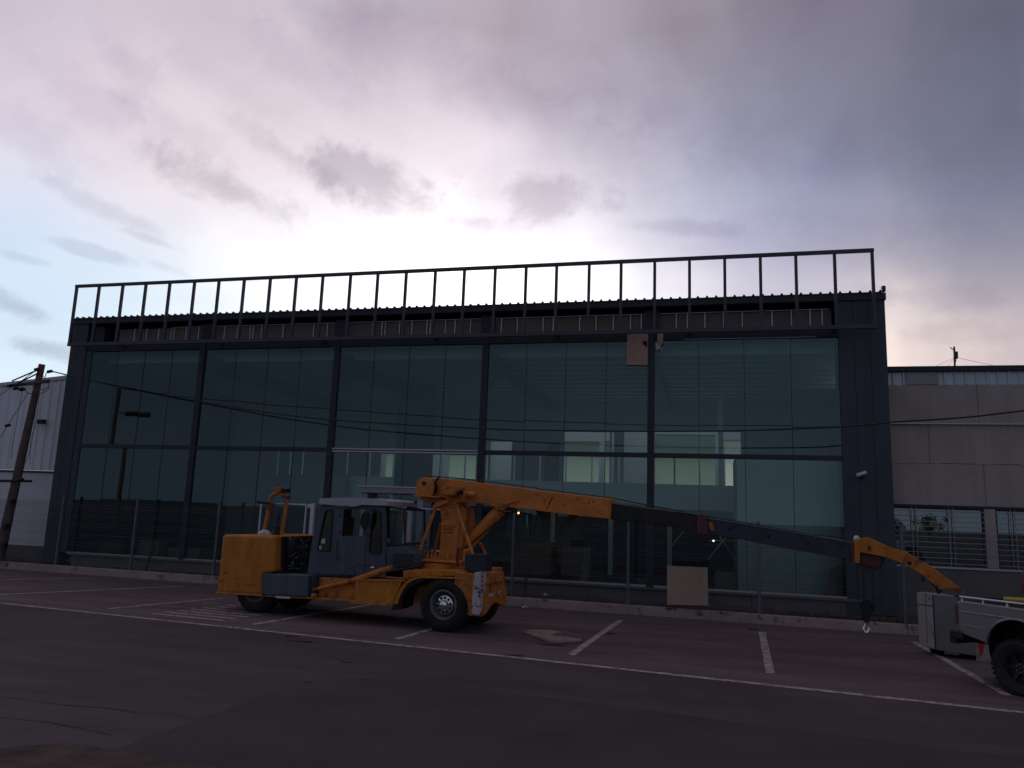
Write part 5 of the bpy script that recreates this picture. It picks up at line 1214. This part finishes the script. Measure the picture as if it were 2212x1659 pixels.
mb = MB(); a, b = cp_(k2(1055, 285), VB - .16), cp_(k2(1140, 295), VB - .16); mb.tube([a, b], .06, 12); mb.box(a.x - .02, a.x + .01, VB - .25, VB - .01, a.z - .09, a.z + .08); K(mb, 'winch_motor', YELR)
mb = MB(); 
for x, y in ((770, 240), (760, 200), (775, 170), (790, 150)): q = cp_(k2(x, y), VB - .1); mb.tube([q, q + Vector((.05, .03, .06))], .022, 6)
K(mb, 'winch_hose', OIL)
# boom: black section, collar, navy section, tip
P = [k3(925, 338), k3(1100, 352), k3(1400, 395), k4(200, 392), k4(205, 552), k3(1480, 545), k3(1300, 512), k3(920, 470)]
mb = MB(); P = [cp_(p, VB + .03) for p in P]; mb.prism(P, [Vector((q.x, VB + .33, q.z)) for q in P]); b2 = K(mb, 'boom_section', BOOMB, .01); b2['label'] = 'greasy black middle boom section'
mb = MB(); P = [cp_(k3(*p), VB + .02) for p in ((925, 332), (1250, 378), (1659, 428), (1659, 434), (1250, 386), (925, 340))]; mb.prism(P, [Vector((q.x, VB + .34, q.z)) for q in P]); K(mb, 'wear_strip', RIM)
mb = MB(); ext(mb, ((205, 385), (300, 392), (315, 560), (290, 565), (205, 550)), VB + .0, VB + .36, k4, VB); K(mb, 'boom_collar', MAROON, .008)
mb = MB(); ext(mb, ((318, 445), (355, 447), (374, 530), (335, 522)), VB + .045, VB + .052, k4, VB + .05); K(mb, 'yellow_patch', YEL)
P = [k4(305, 405), k4(600, 452), k4(1690, 645), k5(232, 340), k5(232, 470), k4(1590, 788), k4(1100, 705), k4(560, 600), k4(310, 556)]
mb = MB(); P = [cp_(p, VB + .06) for p in P]; mb.prism(P, [Vector((q.x, VB + .30, q.z)) for q in P]); b3 = K(mb, 'boom_section', BOOMN, .008); b3['label'] = 'navy blue end boom section'
mb = MB()
for x, y in ((525, 515), (888, 583), (1262, 652)): q = cp_(k4(x, y), VB + .05); mb.lathe([(.018, 0), (.022, .002), (.022, .012)], q, (0, 1, 0), 12)
K(mb, 'pin_hole', BLACK)
mb = MB(); P = [cp_(p, VB + .05) for p in (k4(310, 403), k4(600, 449), k4(1700, 641), k4(1700, 648), k4(600, 457), k4(310, 412))]; mb.prism(P, [Vector((q.x, VB + .31, q.z)) for q in P]); K(mb, 'wear_strip', RIM)
mb = MB(); ext(mb, ((205, 345), (236, 345), (236, 500), (205, 495)), VB - .0, VB + .36, k5, VB); K(mb, 'boom_collar', MAROON, .006)
mb = MB(); head = [(232, 310), (272, 305), (290, 300), (350, 296), (400, 320), (520, 372), (640, 408), (630, 440), (600, 495), (470, 445), (420, 435), (275, 408), (272, 492), (232, 490)]
for v0 in (VB - .02, VB + .30): ext(mb, head, v0, v0 + .06, k5, VB)
ext(mb, ((300, 305), (345, 304), (520, 378), (600, 405), (600, 420), (520, 395), (340, 320)), VB + .04, VB + .30, k5, VB); hd = K(mb, 'boom_head', YEL, .006)
mb = MB(); ext(mb, ((330, 365), (345, 352), (360, 365), (358, 395), (332, 395)), VB - .026, VB - .021, k5, VB); K(mb, 'head_slot', MAROON, 0, hd)
mb = MB(); mb.ball(cp_(k5(246, 300), VB + .1), .05, 10); K(mb, 'rope_guide', LEDGE, 0, hd)
mb = MB(); q = cp_(k5(350, 450), VB + .1); mb.lathe([(.21, 0), (.22, .02), (.17, .05), (.17, .10), (.22, .13), (.21, .15)], (q.x, VB + .1, q.z), (0, 1, 0), 28)
ext(mb, ((278, 412), (450, 440), (430, 528), (330, 520), (285, 500)), VB + .06, VB + .1, k5, VB); K(mb, 'head_sheave', MAROON, .004)
mb = MB(); ext(mb, ((625, 405), (640, 405), (700, 450), (800, 500), (830, 520), (1098, 718), (1085, 736), (1050, 730), (960, 690), (905, 700), (850, 662), (740, 570), (600, 495)), VB + .02, VB + .10, k5, VB + .02)
ext(mb, ((640, 412), (800, 500), (1090, 722), (1080, 735), (940, 665), (740, 560), (610, 490)), VB + .22, VB + .30, k5, VB + .02); jb = K(mb, 'jib', YELR, .008)
mb = MB(); q = cp_(k5(660, 490), VB - .0); mb.lathe([(.02, 0), (.03, .005), (.03, .03)], q, (0, 1, 0), 10); mb.tube([cp_(k5(755, 580), VB + .05), cp_(k5(758, 635), VB + .05), cp_(k5(775, 635), VB + .05), cp_(k5(775, 590), VB + .05)], .012, 6); mb.tube([cp_(k5(865, 665), VB + .05), cp_(k5(885, 730), VB + .05)], .02, 6); mb.tube([cp_(k5(885, 732), VB + .05), cp_(k5(915, 700), VB + .05)], .015, 6)
mb.tube([cp_(k5(800, 600), VB + .14), cp_(k5(860, 668), VB + .14)], .03, 8); K(mb, 'jib_pin', OIL, 0, jb)
# wire rope over the boom
rp_ = [k2(690, 128), k2(1000, 150), k2(1704, 240), k3(300, 222), k3(925, 300), k3(1250, 365), k4(0, 340), k4(300, 398), k4(700, 465), k4(1300, 575), k4(1600, 598), k5(235, 300)]
mb = MB(); mb.tube([cp_(p, VB + .18) + Vector((0, 0, .015)) for p in rp_], .011, 6); K(mb, 'wire_rope', CABLE)
# hook block
q = cp_(k5(318, 850), VB + .18); 
mb = MB()
for x0, x1 in ((248, 262), (372, 378), (300, 312)): mb.tube([cp_(k5(x0, 500), VB + .18), cp_(k5(x1, 800), VB + .18)], .007, 6)
K(mb, 'hoist_rope', CABLE)
mb = MB()
for v in (VB + .10, VB + .22): ext(mb, ((258, 795), (300, 800), (345, 800), (380, 795), (350, 930), (340, 955), (305, 955), (295, 930)), v, v + .03, k5, VB + .15)
c = cp_(k5(330, 835), VB + .12); mb.lathe([(.11, 0), (.12, .01), (.09, .04), (.12, .08), (.11, .09)], (c.x, VB + .13, c.z), (0, 1, 0), 24); hb_ = K(mb, 'hook_block', OIL, .004)
mb = MB(); hk = [(318, 950), (318, 975), (308, 990), (303, 1010), (310, 1030), (324, 1038), (338, 1030), (343, 1010), (338, 995)]; mb.tube([cp_(k5(*p), VB + .18) for p in hk], [.022, .02, .022, .026, .03, .032, .028, .02, .010], 10); K(mb, 'hook', CHROME, 0, hb_)
# ------------------------------------------------------------------ white steel box by the pickup
t = empty('steel_box', (4.35, 15.75, 0), 'battered white steel box with a red paint patch between the kerb and the silver pickup', 'box')
cA = gnd(*k5(865, 1170), .12); YB_ = cA.y; zT = fac(2022, 1285, YB_).z; xL = cA.x; xR = fac(*k5(1325, 1270), YB_).x
cL = gnd(*k5(740, 1130), .12)
ang = -.10; ua = Vector((math.cos(ang), math.sin(ang), 0)); wid = (xR - xL) / math.cos(ang); dL = (cL - cA)
def bb(u, w, z): return cA + ua * u + dL * w + Vector((0, 0, z - .12))
mb = MB(); mb.prism([bb(0, 0, .12), bb(wid, 0, .05), bb(wid, 0, .55), bb(wid * .42, 0, .6), bb(wid * .42, 0, zT), bb(0, 0, zT)], [bb(0, 1, .12), bb(wid, 1, .05), bb(wid, 1, .55), bb(wid * .42, 1, .6), bb(wid * .42, 1, zT), bb(0, 1, zT)])
sbx = mb.build('box_shell', BOXG, t, .012, world=True)
mb = MB(); n_ = Vector((-1, 0, 0)) * .004
A = [bb(0, .0, .13) + n_, bb(0, 1, .13) + n_, bb(0, 1, zT - .01) + n_, bb(0, 0, zT - .01) + n_]; mb.prism(A, [a - n_ * .8 for a in A]); mb.build('lit_end_plate', BOXW, t, 0, world=True)  # thin plate painted lighter for the lit left face
mb = MB(); mb.tube([bb(0, 0, .13) + Vector((-.004, -.004, 0)), bb(0, 0, zT) + Vector((-.004, -.004, 0))], .010, 6); mb.tube([bb(0, 0, .86) + n_ * 2, bb(0, 1, .83) + n_ * 2], .006, 5); mb.tube([bb(0, .45, zT) + n_ * 2, bb(0, .45, .2) + n_ * 2], .003, 4); mb.build('weld_seam', STEELD, t, world=True)
mb = MB(); yo = Vector((0, -.006, 0)); q = [fac(*k5(*p), YB_ - .10) for p in ((1190, 1110), (1230, 1100), (1248, 1130), (1240, 1170), (1222, 1225), (1205, 1215), (1198, 1170))]
def onbox(p):
    r = ray(*p); nn = Vector((ua.y, -ua.x, 0)); tt_ = (cA - Vector((0, 0, H))).dot(nn) / r.dot(nn); return Vector((0, 0, H)) + r * tt_ + nn * .006
q = [onbox(k5(*p)) for p in ((1190, 1110), (1230, 1100), (1248, 1130), (1240, 1170), (1222, 1225), (1205, 1215), (1198, 1170))]
mb.prism(q, [a - Vector((ua.y, -ua.x, 0)) * .005 for a in q]); mb.build('red_patch', RED, t, world=True)
q = [onbox(k5(*p)) for p in ((1185, 1090), (1320, 1135), (1290, 1282), (1180, 1262))]; mb = MB(); mb.prism([a - Vector((ua.y, -ua.x, 0)) * .001 for a in q], [a - Vector((ua.y, -ua.x, 0)) * .005 for a in q]); mb.build('light_plate', BOXW, t, world=True)
mb = MB(); c1_ = bb(wid * .55, .3, .0); mb.box(c1_.x, c1_.x + .28, c1_.y - .02, c1_.y + .25, 0, .13); c1_ = bb(.12, .7, 0); mb.box(c1_.x, c1_.x + .2, c1_.y, c1_.y + .15, 0, .13); mb.build('foot', OIL, t, .008, world=True)

# ------------------------------------------------------------------ silver pickup (rear quarter in view)
PKO = gnd(*k5(1500, 1532)); PYA = math.radians(-49)
pc, ps = math.cos(PYA), math.sin(PYA)
pk = empty('pickup_truck', PKO, 'silver pickup truck with roof-rack rails, its rear wheel at the right edge', 'pickup', PYA)
def pp_(p, v):
    r = ray(*p); n = Vector((-ps, pc, 0)); tt = ((PKO - Vector((0, 0, H))).dot(n) + v) / r.dot(n); q = Vector((0, 0, H)) + r * tt - PKO
    return Vector((q.x * pc + q.y * ps, v, q.z))
def Q(mb, name, m, bevel=0, parent=None): return mb.build(name, m, parent or pk, bevel)
PW = 1.78
bt = [pp_(k5(*p), 0) for p in ((1020, 782), (1100, 794), (1554, 858))]
zt_a, zt_b = bt[0].z, bt[2].z
u0 = bt[0].x
lo = [pp_(k5(*p), 0) for p in ((1022, 990), (1050, 1030), (1100, 1062), (1180, 1085), (1255, 1105))]
ar = [pp_(k5(*p), 0) for p in ((1258, 1060), (1268, 1010), (1295, 965), (1340, 935), (1400, 925), (1470, 932), (1554, 962))]

UR = -.80
def arch_pts(cu, cz, r, n=16, a0=-8, a1=188): return [(cu + r * math.cos(math.radians(a1 + (a0 - a1) * i / n)), cz + r * math.sin(math.radians(a1 + (a0 - a1) * i / n))) for i in range(n + 1)]
bed = [(UR + .02, .80), (UR + .04, .74), (UR + .10, .70), (UR + .22, .67), (-.40, .635)] + arch_pts(.05, .58, .43, a1=174) + [(.75, .60), (1.12, .58), (1.12, 1.165), (.2, 1.165), (UR + .1, 1.175), (UR + .02, 1.16), (UR, 1.10)]
def flank(v, s, outl): # bulged side panel: outer skin at v, inner at v + s*.07
    mb = MB(); mb.prism([(a, v, z) for a, z in outl], [(a, v + s * .07, z) for a, z in outl]); return mb
b1_ = Q(flank(0, 1, bed), 'bed_side', SILVER, .018)
b2_ = Q(flank(PW, -1, bed), 'bed_side', SILVER, .018)
for v, s, par in ((0, 1, b1_), (PW, -1, b2_)):
    mb = MB(); mb.tube([(UR + .06, v - s * .002, 1.02), (1.10, v - s * .002, 1.01)], .010, 6); mb.tube([(UR + .10, v - s * .001, .84), (-.42, v - s * .001, .82)], .008, 6); Q(mb, 'body_crease', SILVER, 0, par)
    mb = MB(); mb.tube([(a, v, z) for a, z in arch_pts(.05, .58, .432, a1=174)], .018, 8); Q(mb, 'arch_lip', SILVER, 0, par)
    mb = MB(); mb.lathe([(.43, s * .08), (.43, s * .35), (.05, s * .36)], (.03, v, .57), (0, 1, 0), 28, caps=False); Q(mb, 'wheel_housing', OIL, 0, par)
    mb = MB(); mb.box(UR - .015, UR + .035, v - s * .006, v + s * .12, .84, 1.12); Q(mb, 'tail_light', MAROON, .006, par)
    mb = MB(); pts3 = [(UR + .04, v + s * .05, 1.225), (.1, v + s * .05, 1.225), (1.05, v + s * .05, 1.225)]; mb.tube(pts3, .016, 8)
    for a in (UR + .07, UR + .38, UR + .72, .28, .65, 1.02): mb.lathe([(.022, 0), (.014, .01), (.014, .055)], (a, v + s * .05, 1.165), (0, 0, 1), 8)
    Q(mb, 'bed_rail', ALU, 0, par)
mb = MB(); mb.box(UR, UR + .05, .08, PW - .08, .62, 1.15); Q(mb, 'tailgate', SILVER, .012)
mb = MB(); mb.box(UR + .06, 1.1, .075, PW - .075, .60, .64); mb.box(1.06, 1.10, .08, PW - .08, .64, 1.15); Q(mb, 'bed_floor', BLACK)
mb = MB(); mb.box(UR + .06, .9, .08, PW - .08, 1.145, 1.165); Q(mb, 'bed_cover', BLACK, .006)
mb = MB(); mb.box(UR - .14, UR - .02, .02, PW - .02, .55, .72); mb.box(UR - .10, UR + .10, -.01, .03, .62, .74); Q(mb, 'rear_bumper', OIL, .02)
mb = MB(); mb.box(UR + .3, 4.0, .35, PW - .35, .40, .58); Q(mb, 'chassis', OIL)
# cab and bonnet
cab_o = [(1.14, .42), (2.55, .42), (2.62, 1.12), (2.55, 1.15), (1.14, 1.15)]
roof_o = [(1.16, 1.152), (2.60, 1.152), (2.05, 1.68), (1.95, 1.72), (1.35, 1.72), (1.26, 1.68)]
mb = MB(); mb.prism([(a, .0, z) for a, z in cab_o], [(a, PW, z) for a, z in cab_o]); cbp = Q(mb, 'cab', SILVER, .02)
mb = MB(); mb.prism([(a, .10 + (z - 1.15) * .15, z) for a, z in roof_o], [(a, PW - .10 - (z - 1.15) * .15, z) for a, z in roof_o]); Q(mb, 'cab_roof', SILVER, .02, cbp)
for v in (.085, PW - .085):
    for w_o in ([(1.30, 1.18), (1.75, 1.18), (1.75, 1.62), (1.38, 1.62)], [(1.80, 1.18), (2.45, 1.18), (2.05, 1.60), (1.80, 1.62)]):
        s = 1 if v < 1 else -1; mb = MB(); mb.prism([(a, v + s * (z - 1.15) * .15 , z) for a, z in w_o], [(a, v + s * .03 + s * (z - 1.15) * .15, z) for a, z in w_o]); Q(mb, 'side_window', BLACK, 0, cbp)
mb = MB(); mb.prism([(2.585, .22, 1.18), (2.585, PW - .22, 1.18), (2.11, PW - .26, 1.64), (2.11, .26, 1.64)], [(2.60, .22, 1.18), (2.60, PW - .22, 1.18), (2.125, PW - .26, 1.64), (2.125, .26, 1.64)]); Q(mb, 'windscreen', BLACK, 0, cbp)
hood = [(2.57, .45)] + arch_pts(3.12, .57, .425) + [(3.95, .50), (4.05, .6), (4.05, .95), (3.9, 1.08), (2.60, 1.14)]
mb = flank(0, 1, hood); Q(mb, 'front_wing', SILVER, .015); mb = flank(PW, -1, hood); Q(mb, 'front_wing', SILVER, .015)
mb = MB(); mb.prism([(2.62, .07, 1.10), (3.9, .07, 1.04), (4.04, .07, .93), (4.04, .07, .5), (3.9, .07, .5), (3.9, .07, .9), (2.62, .07, .95)], [(2.62, PW - .07, 1.10), (3.9, PW - .07, 1.04), (4.04, PW - .07, .93), (4.04, PW - .07, .5), (3.9, PW - .07, .5), (3.9, PW - .07, .9), (2.62, PW - .07, .95)]); Q(mb, 'bonnet', SILVER, .01)
for v in (.15, PW - .45): mb = MB(); mb.box(4.045, 4.07, v, v + .3, .72, .88); Q(mb, 'headlight', LEDGE, .01)
mb = MB(); mb.box(4.045, 4.12, .02, PW - .02, .42, .60); Q(mb, 'front_bumper', OIL, .02)
# wheels
RW = .375
mb = MB(); mb.lathe([(.20, .02), (.24, -.01), (.32, -.02), (.365, .01), (RW, .04), (RW, .24), (.365, .27), (.30, .28), (.20, .26)], (0, 0, RW), (0, 1, 0), 44, caps=False)
for i in range(36):
    a = 6.2832 * i / 36
    for y0, y1, o_ in ((-.002, .11, 0), (.15, .28, .08)):
        c = Vector((math.cos(a + o_) * RW, 0, math.sin(a + o_) * RW + RW)); tn = Vector((-math.sin(a + o_), 0, math.cos(a + o_))); rn = Vector((math.cos(a + o_), 0, math.sin(a + o_)))
        A = [c + tn * s * .020 + rn * q_ for s, q_ in ((-1, -.03), (1, -.03), (1, .010), (-1, .010))]; mb.prism([x + Vector((0, y0, 0)) for x in A], [x + Vector((0, y1, 0)) for x in A])
pw_ = Q(mb, 'wheel', TYRE); pw_.location = (.04, .02, -.01)
mb = MB(); mb.lathe([(.205, .03), (.195, .02), (.17, .08), (.08, .09), (.07, .05), (.002, .045)], (0, 0, RW), (0, 1, 0), 32, caps=False)
for i in range(6): a = 6.2832 * i / 6; mb.bar((math.cos(a) * .06, .055, RW + math.sin(a) * .06), (math.cos(a) * .185, .045, RW + math.sin(a) * .185), .035, .03, (0, 1, 0))
pr_ = mb.build('rim', OIL, pw_)
mb = MB()
for i in range(6): a = 6.2832 * (i + .5) / 6; mb.lathe([(.010, 0), (.010, .03)], (math.cos(a) * .055, .03, RW + math.sin(a) * .055), (0, 1, 0), 6)
mb.build('wheel_nut', CHROME, pw_)
for loc, flip in (((3.12, .02, -.01), 0), ((0, PW - .02, -.01), 1), ((3.12, PW - .02, -.01), 1)):
    c = pw_.copy(); COL.objects.link(c); c.location = loc; c.rotation_euler = (0, 0, math.pi if flip else 0)
    for ch in list(pw_.children): d2 = ch.copy(); COL.objects.link(d2); d2.parent = c
# pole lying over the pickup bed, red canister
def pw2(p, v): q = pp_(p, v); return PKO + Vector((q.x * pc - q.y * ps, q.x * ps + q.y * pc, q.z))
A_, B_ = pp_(k5(1000, 746), .5), pp_(k5(1408, 768), .5)
t = empty('long_pole', pw2(k5(1400, 768), .5), 'black pole with a yellow sleeve lying over the pickup bed', 'pole')
D_ = (pw2(k5(1554, 786), .5) - pw2(k5(1405, 776), .5))
mb = MB(); mb.tube([pw2(k5(1010, 748), .5), pw2(k5(1405, 771), .5)], [.012, .022], 8); mb.build('shaft', OIL, t, world=True)
mb = MB(); mb.tube([pw2(k5(1405, 776), .5), pw2(k5(1405, 776), .5) + D_ * 2.2], .040, 10); mb.build('sleeve', YLS, t, world=True)
cpos = pw2(k5(1575, 735), .6); t = empty('canister', cpos, 'dark red canister standing in the pickup bed at the right edge of the frame', 'canister')
mb = MB(); mb.lathe([(.06, 0), (.065, .02), (.065, .26), (.04, .32), (.025, .33), (.025, .36)], (0, 0, 0), (0, 0, 1), 18); mb.build('tank', MAROON, t)
mb = MB(); mb.tube([(0, 0, .362), (.05, 0, .40), (.1, 0, .39)], .012, 6); mb.build('valve', OIL, t)
